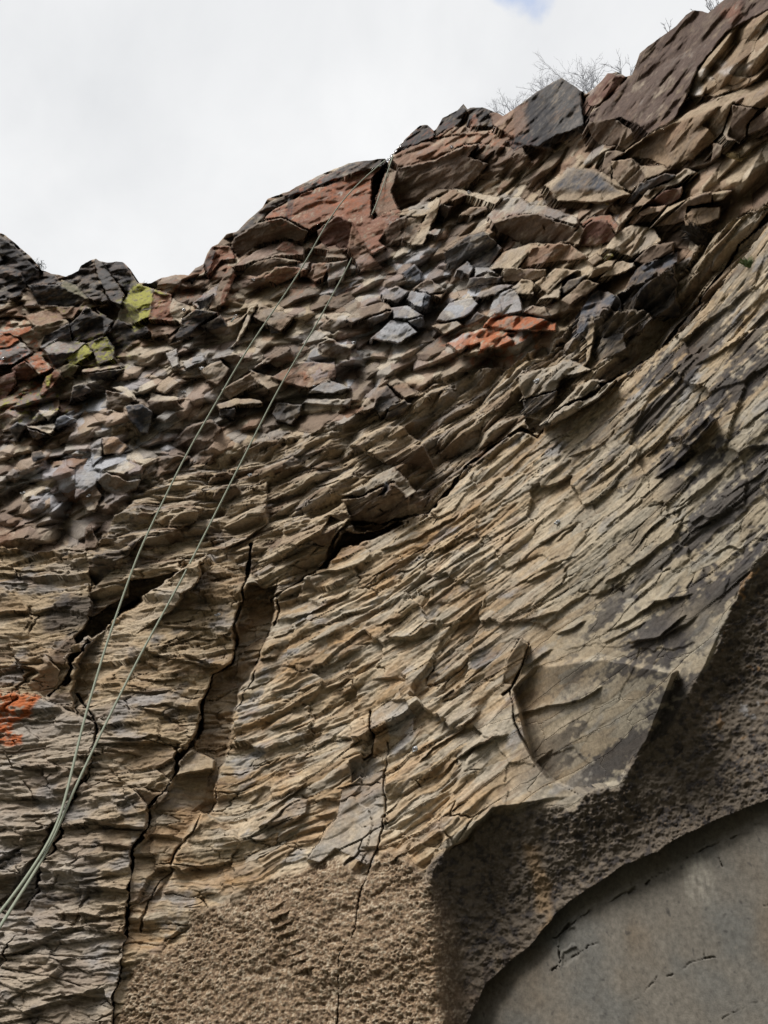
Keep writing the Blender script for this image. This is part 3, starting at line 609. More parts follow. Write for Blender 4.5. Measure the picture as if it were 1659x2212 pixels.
lam = fbm(s_ * 5, (bed + bw) * 62, 3, 231)
fine = fbm(s_ * 40, z_ * 52, 3, 241)
big = fbm(s_ * 0.8, z_ * 0.9, 3, 251)
calm2 = smooth(-0.3, 0.3, fbm(s_ * 1.6, bed * 2.5, 3, 266))
calm = smooth(-0.10, 0.30, fbm(s_ * 0.9, bed * 1.5, 3, 261))          # places where the wall is smooth
w1, iW1 = crags((aw + .06 * q3) / 0.80, (bed + 1.2 * bw) / 0.20, 41, 0.5, 1.4, 0.5, 0.95, 0.5)
w2, iW2 = crags((aw + .05 * q3) / 0.34, (bed + 1.2 * bw) / 0.085, 42, 0.5, 2.2, 0.5, 0.95, 0.5)
w3, iW3 = crags((aw + .02 * q3) / 0.15, (bed + bw) / 0.036, 43, 0.5, 2.4, 0.5, 0.95, 0.5)
w4, iW4 = crags((s_ + .05 * q3) / 0.21, (bed + .03 * q3) / 0.11, 46, 0.6, 1.8)
wall_h = (0.15 * w1 * (0.4 + 0.6 * calm2) + 0.085 * w2 * (0.2 + 0.8 * calm) + 0.034 * w3 * (0.15 + 0.75 * calm) + 0.036 * fA * (0.3 + 0.7 * calm2) + 0.020 * fB * (0.15 + 0.85 * calm) + 0.06 * w4 * smooth(-.1, .35, q1)
          + 0.006 * fC + 0.0035 * lam + 0.0045 * fine + 0.10 * big + 0.02 * q3 * calm2)
# columns: flatter fronts split by level joints
gA, iGA, gE = flakes((s_ + .05 * q3) / 0.55, (z_ + 0.6 * bw + 0.03 * q1) / 0.19, 24, 0.55, 1.0)
gB, iGB, _e = flakes((s_ + .05 * q3) / 0.20, (z_ + bw) / 0.055, 25, 0.8, 1.0)
gC, _i2, _e2 = flakes(s_ / 0.09, (z_ + bw) / 0.022, 26, 0.8, 1.0)
k1, _k = crags((s_ + .06 * q3) / 0.42, (z_ + bw + .03 * q1) / 0.13, 44, 0.4, 2.2, 0.5, 0.95, 0.5)
k2, _k = crags((s_ + .04 * q3) / 0.19, (z_ + bw) / 0.055, 45, 0.4, 2.2, 0.5, 0.95, 0.5)
col_h = 0.085 * k1 * (0.4 + 0.6 * calm2) + 0.045 * k2 * (0.3 + 0.7 * calm) + 0.055 * gA + 0.030 * gB * (0.2 + 0.8 * calm) + 0.010 * gC + 0.0035 * lam + 0.004 * fine + 0.06 * big
# broken belt: ledges of thick flags
kA, idK = crags((s_ + .12 * q1) / 0.42, (bed + .07 * q2) / 0.24, 31, 0.5, 1.3, 0.6)
mid_h = 0.60 * kA + 0.16 * w1 + 0.07 * w2 + 0.03 * w3 + 0.03 * fA + 0.02 * fB + 0.014 * fC + 0.006 * lam + 0.006 * rough_f
# rough belt: pitted, knobbly rind
pit = fbm(s_ * 24, z_ * 28, 4, 301, 0.62); pit2 = fbm(s_ * 66, z_ * 74, 3, 311, 0.65)
i5, dx5, dy5, d15, d25 = cells(s_ / 0.03 + q3, z_ / 0.026 + q3, 33)
rvar = smooth(-0.35, 0.35, fbm(s_ * 2.4, z_ * 2.4, 4, 321))
rgh_h = 0.018 * pit * (0.4 + 0.9 * rvar) + 0.008 * pit2 * (0.5 + rvar) + 0.004 * (0.5 - d15) * rvar + 0.10 * big + 0.06 * w2 * smooth(0.15, 0.5, q1) + 0.10 * kA * 0.5 + 0.02 * rough_f

flat = 1 - 0.62 * smooth(1000, 1150, U) * smooth(1330, 1450, V + 0.25 * (U - 1000)) - 0.25 * smooth(950, 1100, U)
iJ, jx, jy, _c, eJ = cells((s_ + .06 * q3) / 0.50, (z_ + bw + .05 * q3) / 0.36, 47)
jh = (_rnd(iJ, 41) - .5) * 0.11 + jx * (_rnd(iJ, 42) - .5) * 0.10 - jy * (_rnd(iJ, 43) - .3) * 0.10
wall_h = (wall_h + jh * 0.8) * flat
col_h = col_h + jh * 0.45
dn = m_up * up_h + m_mid * mid_h + m_wall * wall_h + m_col * col_h + m_rough * (rgh_h + 0.02)
dn = dn.astype(F32)

# ------------------------------------------------------------------ surveyed faces
DR = np.zeros((NY, NX), F32)             # metres nearer the viewer
# the lower wall stands in front of the broken belt; the rough belt bulges over the slab
DR += UNIT * (22 * m_low * smooth(620, 760, U) - 10 * m_mid)
COLS = {'dk': (.036, .033, .035), 'dg': (.070, .066, .066), 'dbr': (.115, .080, .057), 'br': (.185, .133, .094), 'rb': (.20, .112, .072),
        'rd': (.205, .092, .058), 'dr': (.115, .055, .04), 'or': (.31, .098, .04), 'tn': (.33, .258, .178), 'lt': (.43, .365, .28), 'gt': (.29, .265, .225),
        'gr': (.225, .215, .21), 'bl': (.205, .212, .232), 'db': (.068, .072, .086), 'oc': (.31, .185, .092), 'yl': (.27, .262, .05), 'yd': (.20, .19, .045),
        'dy': (.085, .08, .036), 'ol': (.13, .125, .06), 'pk': (.275, .195, .165), 'tb': (.235, .165, .102), 'dw': (.088, .058, .046), 'bk': (.032, .030, .033),
        'wh': (.56, .54, .53), 'pb': (.335, .345, .375)}
COLS = {k: np.array(v, F32) for k, v in COLS.items()}
blot = fbm(s_ * 5.5, z_ * 6.5, 5, 401)
blot2 = fbm(s_ * 17, z_ * 19, 4, 411)

_ru = np.array(ROUGH_UP, float)
hang = np.clip(V - np.interp(U, _ru[:, 0], _ru[:, 1]), 0, None).astype(F32)
dside = smooth(-25, 45, (U + 14 * rn - np.interp(V, [1750, 1830, 1930, 2050, 2212, 2400], [1010, 900, 930, 955, 970, 955])).astype(F32))
DR += -UNIT * dside * m_low * (115 * (1 - np.exp(-hang / 170)) + 0.25 * np.clip(U - 930, 0, 120))
DR += UNIT * 30 * np.exp(-((U - 900) / 150) ** 2) * m_rough
# ---- stone colour: what the rock itself is
def mix(c, k, m):
    return c * (1 - m[..., None]) + COLS[k] * m[..., None]
C = np.zeros((NY, NX, 3), F32)
h1, h2 = _rnd(idA, 21), _rnd(idB, 22)
cu_ = np.broadcast_to(COLS['br'], C.shape).copy()
cu_ = mix(cu_, 'tn', smooth(0.22, 0.6, 0.55 * h2 + 0.45 * h1 + 0.45 * blot))
cu_ = mix(cu_, 'rb', 0.75 * smooth(0.0, 0.4, fbm(s_ * 0.9, z_ * 0.9, 3, 421)))
def spot(cx, cy, rx, ry): return smooth(1.25, 0.45, np.hypot((wx - cx) / rx, (wy - cy) / ry).astype(F32))
bluish = np.maximum.reduce([spot(190, 960, 260, 190), spot(900, 640, 260, 130), spot(770, 780, 170, 90), spot(230, 1060, 200, 110), 0.5 * spot(460, 800, 140, 120)])
cu_ = mix(cu_, 'pb', 0.9 * bluish * smooth(0.15, 0.5, 0.6 * _rnd(idB, 23) + 0.4 * _rnd(idD, 33) + 0.35 * blot))
cu_ = mix(cu_, 'oc', 0.6 * spot(230, 900, 170, 130) * smooth(0.55, 0.8, _rnd(idB, 34)))
cu_ = mix(cu_, 'lt', 0.8 * smooth(0.5, 0.78, _rnd(idD, 31) + 0.3 * blot))
cu_ = mix(cu_, 'gr', 0.6 * smooth(0.7, 0.9, _rnd(idD, 32)))
cu_ = mix(cu_, 'rb', 0.5 * smooth(0.6, 0.8, _rnd(idD, 35) + 0.2 * blot))
cu_ = mix(cu_, 'dbr', 0.7 * smooth(0.68, 0.85, _rnd(idB, 24)))
cm_ = np.broadcast_to(COLS['br'], C.shape).copy()
cm_ = mix(cm_, 'tn', smooth(0.0, 0.6, _rnd(iFA, 25) + 0.4 * blot))
cm_ = mix(cm_, 'gr', 0.55 * smooth(0.5, 0.9, _rnd(iFB, 26) + 0.5 * blot2))
cm_ = mix(cm_, 'lt', 0.5 * smooth(0.55, 0.8, _rnd(iFB, 28) + 0.3 * blot2))
cm_ = mix(cm_, 'dbr', 0.4 * smooth(0.6, 0.9, _rnd(iFB, 27)))
cw_ = np.broadcast_to(COLS['tn'], C.shape).copy()
cw_ = mix(cw_, 'lt', 0.8 * smooth(-0.1, 0.4, fbm(s_ * 1.2, bed * 3, 4, 441) + 0.3 * blot2 + 0.15))
cw_ = mix(cw_, 'tb', 0.7 * smooth(0.45, 0.9, _rnd(iFA, 28) + 0.5 * blot))
cw_ = mix(cw_, 'gt', 0.7 * smooth(0.45, 0.85, _rnd(iFB, 29) + 0.4 * blot))
cw_ = mix(cw_, 'bl', 0.6 * smooth(0.22, 0.45, fbm(s_ * 2.4, bed * 4.5, 4, 447) + 0.12 * blot2))
cw_ = mix(cw_, 'dbr', 0.55 * smooth(0.2, 0.5, fbm(s_ * 5, bed * 12, 4, 448) + 0.2 * blot2))
cw_ = mix(cw_, 'oc', 0.5 * smooth(-0.05, 0.4, fbm(s_ * 2.0, bed * 3.5, 4, 451)) * smooth(1350, 900, U))
strk = fbm(s_ * 3.5, (bed + bw) * 30, 4, 445)
cw_ = mix(cw_, 'lt', 0.55 * smooth(0.12, 0.45, strk))
cw_ = mix(cw_, 'br', 0.55 * smooth(0.12, 0.5, -strk + 0.2 * blot))
# weathered olive-grey skin and black crust towards the right
skin = smooth(1050, 1350, U + 40 * blot) * smooth(1250, 1650, V + 0.55 * U - 330)
grn = COLS['gt'] * np.array((.74, .74, .70), F32)
cw_ = cw_ * (1 - .6 * skin[..., None]) + grn * .6 * skin[..., None]
crust = smooth(-0.08, 0.12, fbm(s_ * 1.5, bed * 4.5, 5, 461) + 0.32 * blot2 + 0.30 * rough_f + 0.1 * blot) * smooth(1050, 1380, U + 0.10 * (V - 1200))
crust *= smooth(450, 800, V) * smooth(-0.35, 0.15, fbm(s_ * .9, z_ * .9, 3, 465) + 0.0011 * (U - 1250))
cw_ = mix(cw_, 'dk', 0.85 * crust)
spots = smooth(0.30, 0.22, cells(s_ / 0.10 + q3, z_ / 0.10 + q3, 36)[3]) * smooth(0.0, 0.3, fbm(s_ * 1.5, z_ * 1.5, 3, 471)) * smooth(1150, 1400, U)
cw_ = mix(cw_, 'dk', 0.7 * spots)
cc_ = np.broadcast_to(COLS['tn'], C.shape).copy() * F32(0.92)
cc_ = mix(cc_, 'gr', 0.4 * smooth(0.0, 0.4, fbm(s_ * 1.4, z_ * 3.0, 4, 481) + 0.1))
cc_ = mix(cc_, 'tb', 0.7 * smooth(0.45, 0.9, _rnd(iGA, 30) + 0.5 * blot))
cc_ = mix(cc_, 'bl', 0.55 * smooth(0.08, 0.4, fbm(s_ * 2.2, z_ * 3.2, 4, 491)))
cc_ = mix(cc_, 'br', 0.6 * smooth(0.1, 0.45, fbm(s_ * 3, z_ * 7, 4, 498)))
cc_ = mix(cc_, 'lt', 0.5 * smooth(0.15, 0.45, fbm(s_ * 4, z_ * 12, 4, 499)))
cc_ = mix(cc_, 'gr', 0.4 * smooth(330, 150, wx) * smooth(1500, 1560, V))
cc_ = mix(cc_, 'dg', 0.65 * smooth(0.28, 0.45, fbm(s_ * 2.6, z_ * 4, 4, 497)))
# rough rind: brown with pale grains on the left, nearly black on the right
rb_ = np.broadcast_to(np.array((.215, .150, .096), F32), C.shape).copy()
rb_ = mix(rb_, 'lt', 0.8 * smooth(0.02, 0.42, pit2 + 0.6 * pit + 0.25 * blot))
rb_ = mix(rb_, 'dbr', 0.9 * smooth(-0.02, 0.3, -pit2 - 0.4 * pit))
darkside = smooth(-30, 60, (U + 30 * rn - np.interp(V, [1750, 1830, 1930, 2050, 2212, 2400], [990, 880, 930, 960, 975, 960])).astype(F32))
rk_ = np.broadcast_to(np.array((.125, .103, .082), F32), C.shape).copy()
rk_ = mix(rk_, 'dk', 0.75 * smooth(-0.05, 0.3, blot2 + 0.4 * blot))
rk_ = mix(rk_, 'tb', 0.5 * smooth(0.25, 0.55, pit2 + 0.3 * blot))
rk_ = mix(rk_, 'br', 0.55 * smooth(0.2, 0.45, fbm(s_ * 1.6, z_ * 1.6, 4, 501)) * smooth(1300, 1000, U))
rk_ = mix(rk_, 'tb', 0.8 * smooth(-0.1, 0.3, blot + 0.2) * smooth(26, 8, np.abs(wx - np.interp(wy, [1800, 1900, 2000, 2110], [1140, 1168, 1180, 1190]))).astype(F32) * smooth(1790, 1830, V) * smooth(2110, 2060, V))
rk_ = mix(rk_, 'oc', 0.7 * smooth(0.30, 0.42, fbm(s_ * 9, z_ * 9, 3, 511)) * smooth(1480, 1600, U) * smooth(1720, 1500, V))
rk_ = mix(rk_, 'wh', 0.5 * smooth(0.12, 0.3, blot2) * smooth(40, 10, np.hypot(U - 1625, (V - 1515) * .8).astype(F32)))
rc_ = rb_ * (1 - darkside[..., None]) + rk_ * darkside[..., None]
C = cu_ * m_up[..., None] + cm_ * m_mid[..., None] + cw_ * m_wall[..., None] + cc_ * (m_col * (1 - m_rough))[..., None] + rc_ * m_rough[..., None]
tot = m_up + m_mid + m_wall + m_col * (1 - m_rough) + m_rough
C /= np.maximum(tot, 1e-3)[..., None]
del cu_, cm_, cw_, cc_, rb_, rk_, rc_

lich = fbm(s_ * 9, z_ * 9, 4, 611) + 0.5 * blot2
C = mix(C, 'yl', 0.8 * smooth(0.22, 0.42, lich) * np.maximum(0.9 * spot(200, 720, 130, 110), spot(60, 870, 120, 60)) * m_up)
C = mix(C, 'or', 0.8 * smooth(0.10, 0.40, -lich + 0.5 * blot) * np.maximum.reduce([spot(40, 800, 120, 110), 0.7 * spot(380, 660, 130, 60), 0.55 * spot(700, 560, 160, 90), 0.8 * spot(1060, 740, 130, 60), 0.5 * spot(1000, 330, 160, 60), 0.5 * spot(620, 800, 60, 40)]) * m_up)
# ---- the surveyed faces laid on in order
BID = np.zeros((NY, NX), np.int32)
owners = {}; serial = [0]; last = [None, -9]
def owner_id(name, idx):
    if name == 'stone':
        if last[0] == 'stone' and last[1] == idx - 1 and Fc[idx - 1][0] == 'stone' and Fc[idx - 1][4 + 1] == -1.0 and Fc[idx][5] == .75:
            pass                                    # upper face of the same stone
        else:
            serial[0] += 1
            owners['stone#%d' % serial[0]] = 100 + len(owners)
        k = 'stone#%d' % serial[0]
    else:
        k = name
        if k not in owners: owners[k] = 100 + len(owners)
    last[0], last[1] = name, idx
    return owners[k]
NOT_OWN = {'hole', 'cleft', 'cave', 'ledge_hole', 'alcove', 'pillar', 'column', 'column_side', 'crack_strip', 'wide_flake', 'white_scoop'}
for idx, (own, tag, pts, d, gx, gy, col, cs, fe, keep) in enumerate(Fc):
    p = survey(tag, pts)
    r = region(p, fe + 16)
    if r is None: continue
    sd_ = sdist(p, Wu[r], Wv[r])
    m = smooth(-fe, fe, sd_)
    if 'col' and p[:, 1].mean() < 1330 and tag != 'N':
        gy = gy * 1.75 if gy < 0 else gy * 1.3
    if own in ('cave', 'ledge_hole', 'hole', 'cleft'): d = d * 3
    cx, cy = p.mean(0)
    vis = p[(p[:, 0] > -40) & (p[:, 0] < 1700)]
    if len(vis): cx, cy = vis.mean(0)
    lev = (d + gx * (U[r] - cx) + gy * (V[r] - cy)) * UNIT[r]
    bulge = 0.10 * np.minimum(np.clip(sd_, 0, None), 40) * UNIT[r]
    DR[r] = DR[r] * (1 - m) + (lev - bulge) * m if keep < .9 else DR[r] * (1 - m) + lev * m
    dn[r] = dn[r] * (1 - m * (1 - keep))
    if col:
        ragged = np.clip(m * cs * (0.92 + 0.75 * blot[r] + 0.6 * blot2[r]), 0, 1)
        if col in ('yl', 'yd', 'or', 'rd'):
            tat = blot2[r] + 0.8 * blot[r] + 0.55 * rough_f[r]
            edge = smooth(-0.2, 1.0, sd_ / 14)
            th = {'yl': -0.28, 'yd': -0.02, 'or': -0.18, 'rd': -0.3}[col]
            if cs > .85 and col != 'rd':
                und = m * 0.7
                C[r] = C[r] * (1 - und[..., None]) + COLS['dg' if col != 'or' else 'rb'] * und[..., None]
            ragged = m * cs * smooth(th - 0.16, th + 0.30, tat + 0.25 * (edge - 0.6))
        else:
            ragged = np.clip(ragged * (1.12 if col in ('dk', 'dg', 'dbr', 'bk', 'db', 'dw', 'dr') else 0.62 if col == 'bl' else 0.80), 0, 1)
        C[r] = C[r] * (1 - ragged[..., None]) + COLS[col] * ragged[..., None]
    if own not in NOT_OWN:
        oid = owner_id(own, idx)
        BID[r] = np.where(m > 0.5, oid, BID[r])
    else:
        last[0] = None
        if own in ('hole', 'cleft', 'cave', 'ledge_hole', 'crack_strip'):
            BID[r] = np.where(m > 0.5, 0, BID[r])
C = mix(C, 'or', 0.75 * smooth(0.05, 0.35, -lich + 0.6 * blot) * np.maximum.reduce([0.9 * spot(740, 420, 130, 50), 0.6 * spot(620, 470, 60, 30), 0.8 * spot(30, 740, 70, 60), 0.9 * spot(1080, 730, 110, 40), 0.4 * spot(1000, 300, 150, 40), 0.5 * spot(470, 570, 60, 40)]) * m_up)
C = mix(C, 'yl', 0.8 * smooth(0.12, 0.3, lich) * np.maximum(spot(300, 650, 50, 45), 0.9 * spot(200, 760, 70, 40)) * m_up)
op = survey('L1', [(-300,1690),(0,1708),(170,1713),(270,1745),(200,1850),(90,1890),(60,1960),(150,1990),(155,2040),(90,2065),(0,2040),(-300,2060)])
r = region(op, 20)
om = smooth(-5, 5, sdist(op, wx[r], wy[r])) * smooth(-0.45, 0.0, blot2[r] + 0.6 * blot[r])
C[r] = C[r] * (1 - .9 * om[..., None]) + np.array((.33, .095, .035), F32) * .9 * om[..., None]
# dark water stain beside the cave
op = survey('L1', [(300,1190),(390,1110),(600,1075),(620,1190),(570,1260),(430,1300),(280,1290)]); r = region(op, 30)
om = smooth(-14, 8, sdist(op, wx[r], wy[r]))
C[r] = C[r] * (1 - .75 * om[..., None]) + COLS['dk'] * .75 * om[..., None]
# skin relief on the surveyed faces
hand = (BID > 0) & (m_up > 0.3)
grey_ = C.mean(-1, keepdims=True)
lowm = np.clip(m_low * (1 - .5 * m_rough) + .5 * m_mid, 0, 1)[..., None]
C = np.clip((grey_ + (C - grey_) * (1 + 0.16 * lowm)) * (1 + 0.10 * lowm + 0.12 * m_up[..., None]), 0.015, 0.6)
dn += np.where(hand, 0.008 * rough_f + 0.005 * fine + 0.020 * q3 + 0.008 * hC + 0.022 * hD, 0).astype(F32)

# ---- open cracks
def crack(tag, pts, w, depth, wob=1.0):
    p = survey(tag, pts)
    r = region(p, w * 4 + 14)
    if r is None: return
    ww = w * np.clip(0.55 + 1.5 * fbm(s_[r] * 3.5, z_[r] * 3.5, 3, 521), 0.12, 1.25)
    d = sdist(p, U[r] + (Wu[r] - U[r]) * wob * 1.3, V[r] + (Wv[r] - V[r]) * wob * 1.3, closed=False)
    DR[r] -= 1.5 * depth * UNIT[r] * smooth(1.25, 0.35, d / ww)
crack('N', CRK1, 5, 60)
crack('N', [(600, 1255), (602, 1330), (575, 1390), (555, 1450), (510, 1530), (497, 1580), (495, 1612), (470, 1660), (465, 1722), (440, 1760), (420, 1800), (385, 1840), (370, 1880), (345, 1900), (318, 1950), (300, 2010)], 2.6, 16)
crack('N', [(832, 1600), (830, 1640), (828, 1690), (830, 1740), (828, 1790), (815, 1830), (800, 1870), (790, 1905), (780, 1932), (775, 1990), (768, 2030), (745, 2062), (736, 2130), (730, 2230)], 2.0, 13)
crack('N', [(165, 1500), (205, 1552), (205, 1602), (185, 1690), (145, 1742), (130, 1812), (95, 1862), (75, 1922), (45, 1962)], 4, 40)
crack('N', [(300, 1290), (240, 1345), (200, 1395), (165, 1430), (150, 1470), (110, 1505)], 7, 50)
crack('N', [(590, 1300), (640, 1262), (700, 1222), (722, 1172), (760, 1135), (830, 1132), (920, 1102), (975, 1052), (1000, 1012), (1060, 962), (1130, 927), (1160, 947), (1200, 892), (1285, 850), (1340, 800)], 5, 45)
crack('N', [(1659, 462), (1592, 522), (1545, 600), (1492, 662), (1442, 732), (1385, 782), (1300, 832)], 7, 60)
crack('N', [(1085, 1502), (1108, 1484), (1128, 1440), (1142, 1392)], 5, 26)
crack('N', [(1102, 1492), (1112, 1562), (1150, 1640), (1182, 1682), (1250, 1716)], 4, 18)
crack('N', [(1258, 205), (1262, 240), (1262, 270), (1272, 290)], 5, 35)
crack('N', [(828, 345), (822, 380), (810, 430), (806, 470)], 5, 40)
crack('L4', [(920, 170), (940, 300), (930, 440), (880, 470)], 3, 22)
crack('L3', [(0, 1880), (70, 1740), (190, 1580), (200, 1500)], 2.2, 14)

# ---- joints: narrow gaps between blocks, open in places
gate1 = smooth(0.0, 0.35, fbm(s_ * 2.4, z_ * 3.0, 3, 541)); gate2 = smooth(0.05, 0.35, fbm(s_ * 4.0, z_ * 5.0, 3, 545))
DR -= UNIT * m_col * (15 * smooth(0.045, 0.0, gE) * gate1 + 9 * smooth(0.07, 0.0, _e) * gate2 + 16 * smooth(0.018, 0.0, eJ) * gate1)
DR -= UNIT * m_wall * flat * (13 * smooth(0.04, 0.0, eA) * gate1 + 7 * smooth(0.06, 0.0, eB) * gate2 + 14 * smooth(0.016, 0.0, eJ) * gate2 * smooth(1250, 900, U))
DR -= UNIT * m_mid * (18 * smooth(0.05, 0.0, eA) * gate1 + 10 * smooth(0.06, 0.0, eB) * gate2)
# ---- bedding ledges: the bed above stands proud of the one below and throws its edge into shade
def ledge(tag, pts, h, L):
    p = survey(tag, pts)
    r = region(p, 2.2 * L + 16)
    if r is None: return
    x = U[r] + 2.2 * (Wu[r] - U[r]); y = V[r] + 1.5 * (Wv[r] - V[r])
    a = (y - np.interp(x, p[:, 0], p[:, 1])).astype(F32)             # > 0 below the line
    e = smooth(-6, 14, (x - p[0, 0]).astype(F32)) * smooth(-6, 14, (p[-1, 0] - x).astype(F32))
    k = np.clip(0.75 + 1.1 * fbm(s_[r] * 3, z_[r] * 3, 3, 531), 0.1, 1.4)
    up_ = np.exp(-np.clip(-a, 0, None) / L) * smooth(2.2, -1.0, a)
    dn_ = -0.55 * np.exp(-np.clip(a, 0, None) / (0.45 * L)) * smooth(-1.0, 2.0, a)
    DR[r] += (h * k * e) * UNIT[r] * (up_ + dn_)
LEDGES = {
 'L3': [[(60,540),(200,545),(330,555),(420,550)], [(640,350),(900,360),(1000,330),(1180,370)], [(600,610),(700,625),(860,650)], [(870,690),(1060,690),(1100,680)], [(130,850),(300,850),(430,850)],
        [(640,905),(800,935),(950,940)], [(640,1030),(720,1050),(880,1070)], [(440,1280),(560,1290),(680,1245),(780,1240)], [(260,1160),(380,1150)], [(340,1480),(520,1480),(640,1510),(820,1500)],
        [(200,1585),(400,1600),(560,1560),(740,1570)], [(560,1320),(800,1340)], [(160,1840),(280,1850)], [(60,720),(300,730)], [(80,210),(250,215),(520,230)], [(640,440),(800,450),(930,470)],
        [(930,160),(1100,200),(1180,230)], [(980,1000),(1080,1000),(1200,1020),(1330,920)], [(890,1110),(1060,1120)], [(1000,830),(1120,740)], [(840,1460),(1000,1370),(1060,1290)], [(0,1000),(200,980)], [(300,2060),(520,2010),(700,2030)], [(0,1290),(120,1310)]],
 'L1': [[(0,800),(120,800),(200,765),(560,775)], [(0,900),(200,905),(420,910)], [(0,1200),(150,1200),(300,1170),(480,1150)], [(0,1010),(250,1000)], [(880,1020),(1100,1060),(1330,1100)], [(900,1170),(1100,1130),(1250,1150),(1390,1200)],
        [(960,1430),(1130,1490),(1350,1520),(1530,1530)], [(1200,1460),(1360,1500),(1500,1530)], [(850,1580),(1000,1610),(1200,1590)], [(1280,1340),(1480,1370)], [(700,1690),(900,1700),(1100,1680)],
        [(820,1650),(950,1680)], [(640,1950),(760,1990)], [(1100,900),(1300,930),(1480,970)], [(60,1400),(300,1390)], [(0,1550),(200,1540)], [(950,1250),(1150,1280),(1400,1300)], [(900,1800),(1100,1790),(1290,1820)]],
 'L2': [[(380,1560),(560,1530),(720,1440),(800,1380)], [(480,1320),(640,1280),(800,1250),(880,1230)], [(540,1740),(640,1720),(760,1650)], [(960,1600),(1130,1560),(1280,1460)], [(560,1890),(700,1850),(860,1750)],
        [(620,2010),(800,1950),(900,1860)], [(1040,1680),(1200,1690),(1330,1650)], [(960,1950),(1120,1940),(1180,1960)], [(1080,1260),(1220,1220),(1360,1080)], [(930,1280),(1100,1200),(1300,1060)],
        [(1000,1100),(1100,1080),(1500,870)], [(1440,1620),(1560,1560),(1659,1470)], [(740,2050),(880,1980)], [(300,1700),(420,1640),(520,1600)], [(60,2130),(240,2080),(420,2010)], [(100,2020),(300,1950)],
        [(150,1860),(330,1800)], [(1480,1200),(1659,1080)], [(1300,1330),(1420,1270)], [(0,560),(300,520),(620,480)], [(180,800),(400,740),(640,630)], [(100,900),(260,860),(380,860)], [(0,1230),(150,1230),(240,1330)],
        [(80,1500),(200,1440),(340,1450)], [(60,1620),(300,1640)], [(50,1780),(240,1770)], [(200,640),(480,560),(700,600)], [(500,720),(760,660),(960,620)]],
 'L4': [[(240,820),(330,760),(400,720),(500,640)], [(0,1050),(100,1020),(320,990),(470,930)], [(180,1100),(330,1060)], [(800,390),(860,360),(940,300)], [(950,770),(1010,770)], [(870,1060),(980,1045)],
        [(1070,1160),(1150,1100),(1220,1050)], [(1250,490),(1330,400),(1500,300),(1640,180)], [(1400,560),(1560,420),(1659,370)], [(270,280),(410,240),(480,210)], [(400,290),(520,250),(580,210)], [(560,850),(640,830),(690,820)], [(0,660),(180,560),(330,470)],
        [(100,760),(200,700)], [(520,420),(700,330)]],
 'L6': [[(910,960),(1030,900),(1300,600),(1340,580)], [(450,1000),(580,900),(660,840)], [(290,1380),(380,1290),(430,1240)], [(180,1400),(280,1340),(400,1260)], [(600,1660),(760,1560),(880,1480)], [(1020,1160),(1090,1140),(1340,950)],
        [(620,1960),(750,1900),(920,1780),(1180,1720)], [(750,2040),(930,2010),(1130,1860)], [(980,2000),(1150,1900),(1200,1870)], [(800,240),(900,160),(1090,20)], [(1050,440),(1130,370),(1210,320)], [(1280,1480),(1400,1400),(1500,1440)],
        [(700,660),(850,520)], [(860,820),(990,690)], [(0,1690),(200,1560),(420,1480)], [(350,840),(560,760)], [(80,1900),(280,1850)], [(1400,560),(1510,490)], [(1500,640),(1659,520)], [(1150,700),(1300,560)], [(560,480),(700,330),(800,250)],
        [(1180,1300),(1350,1200)], [(1430,1060),(1659,900)], [(600,1290),(800,1130)], [(1200,240),(1500,60)]],
 'P': [[(290,530),(420,490),(560,470),(640,440),(720,390)], [(0,740),(180,640),(260,625)], [(270,1000),(350,985),(420,960)], [(740,170),(850,110),(940,60)], [(860,190),(950,150)], [(340,290),(470,200)], [(500,130),(590,90),(650,60)], [(380,780),(480,700)], [(60,700),(200,640)]]}
LEDGES['L4'] += [[(270 + 24 * i, 1490 + 58 * i), (330 + 24 * i, 1470 + 58 * i), (400 + 26 * i, 1430 + 60 * i)] for i in range(8)]
for tg, ls in LEDGES.items():
    for k, pts in enumerate(ls):
        rr_ = random.Random(k * 7 + len(tg) * 31)
        big_ = 1.6 if (tg, k) in (('L6', 0), ('L6', 6), ('L2', 0), ('L3', 5), ('L3', 9), ('P', 0), ('L4', 0), ('L4', 7)) else 1.0
        ledge(tg, pts, rr_.uniform(9, 15) * big_, rr_.uniform(11, 22))
# ------------------------------------------------------------------ the rock becomes objects
rn_mag = np.sqrt(DX * DX + DY * DY + DZ * DZ)
w_up = np.clip(m_up + 0.7 * m_mid + m_wall * (0.25 + 0.5 * smooth(700, 1150, U + 0.4 * (1300 - V))) + 0.85 * dside * m_rough, 0, 1)     # the steep upper belts are measured along the line of sight, the wall square to itself
dS = DR + dn * w_up; dW = dn * (1 - w_up)
PX = BX + NXv * dW - DX / rn_mag * dS
PY = BY + NYv * dW - DY / rn_mag * dS
PZ = BZ + NZv * dW - DZ / rn_mag * dS
P3 = np.stack([PX, PY, PZ], -1).astype(F32)

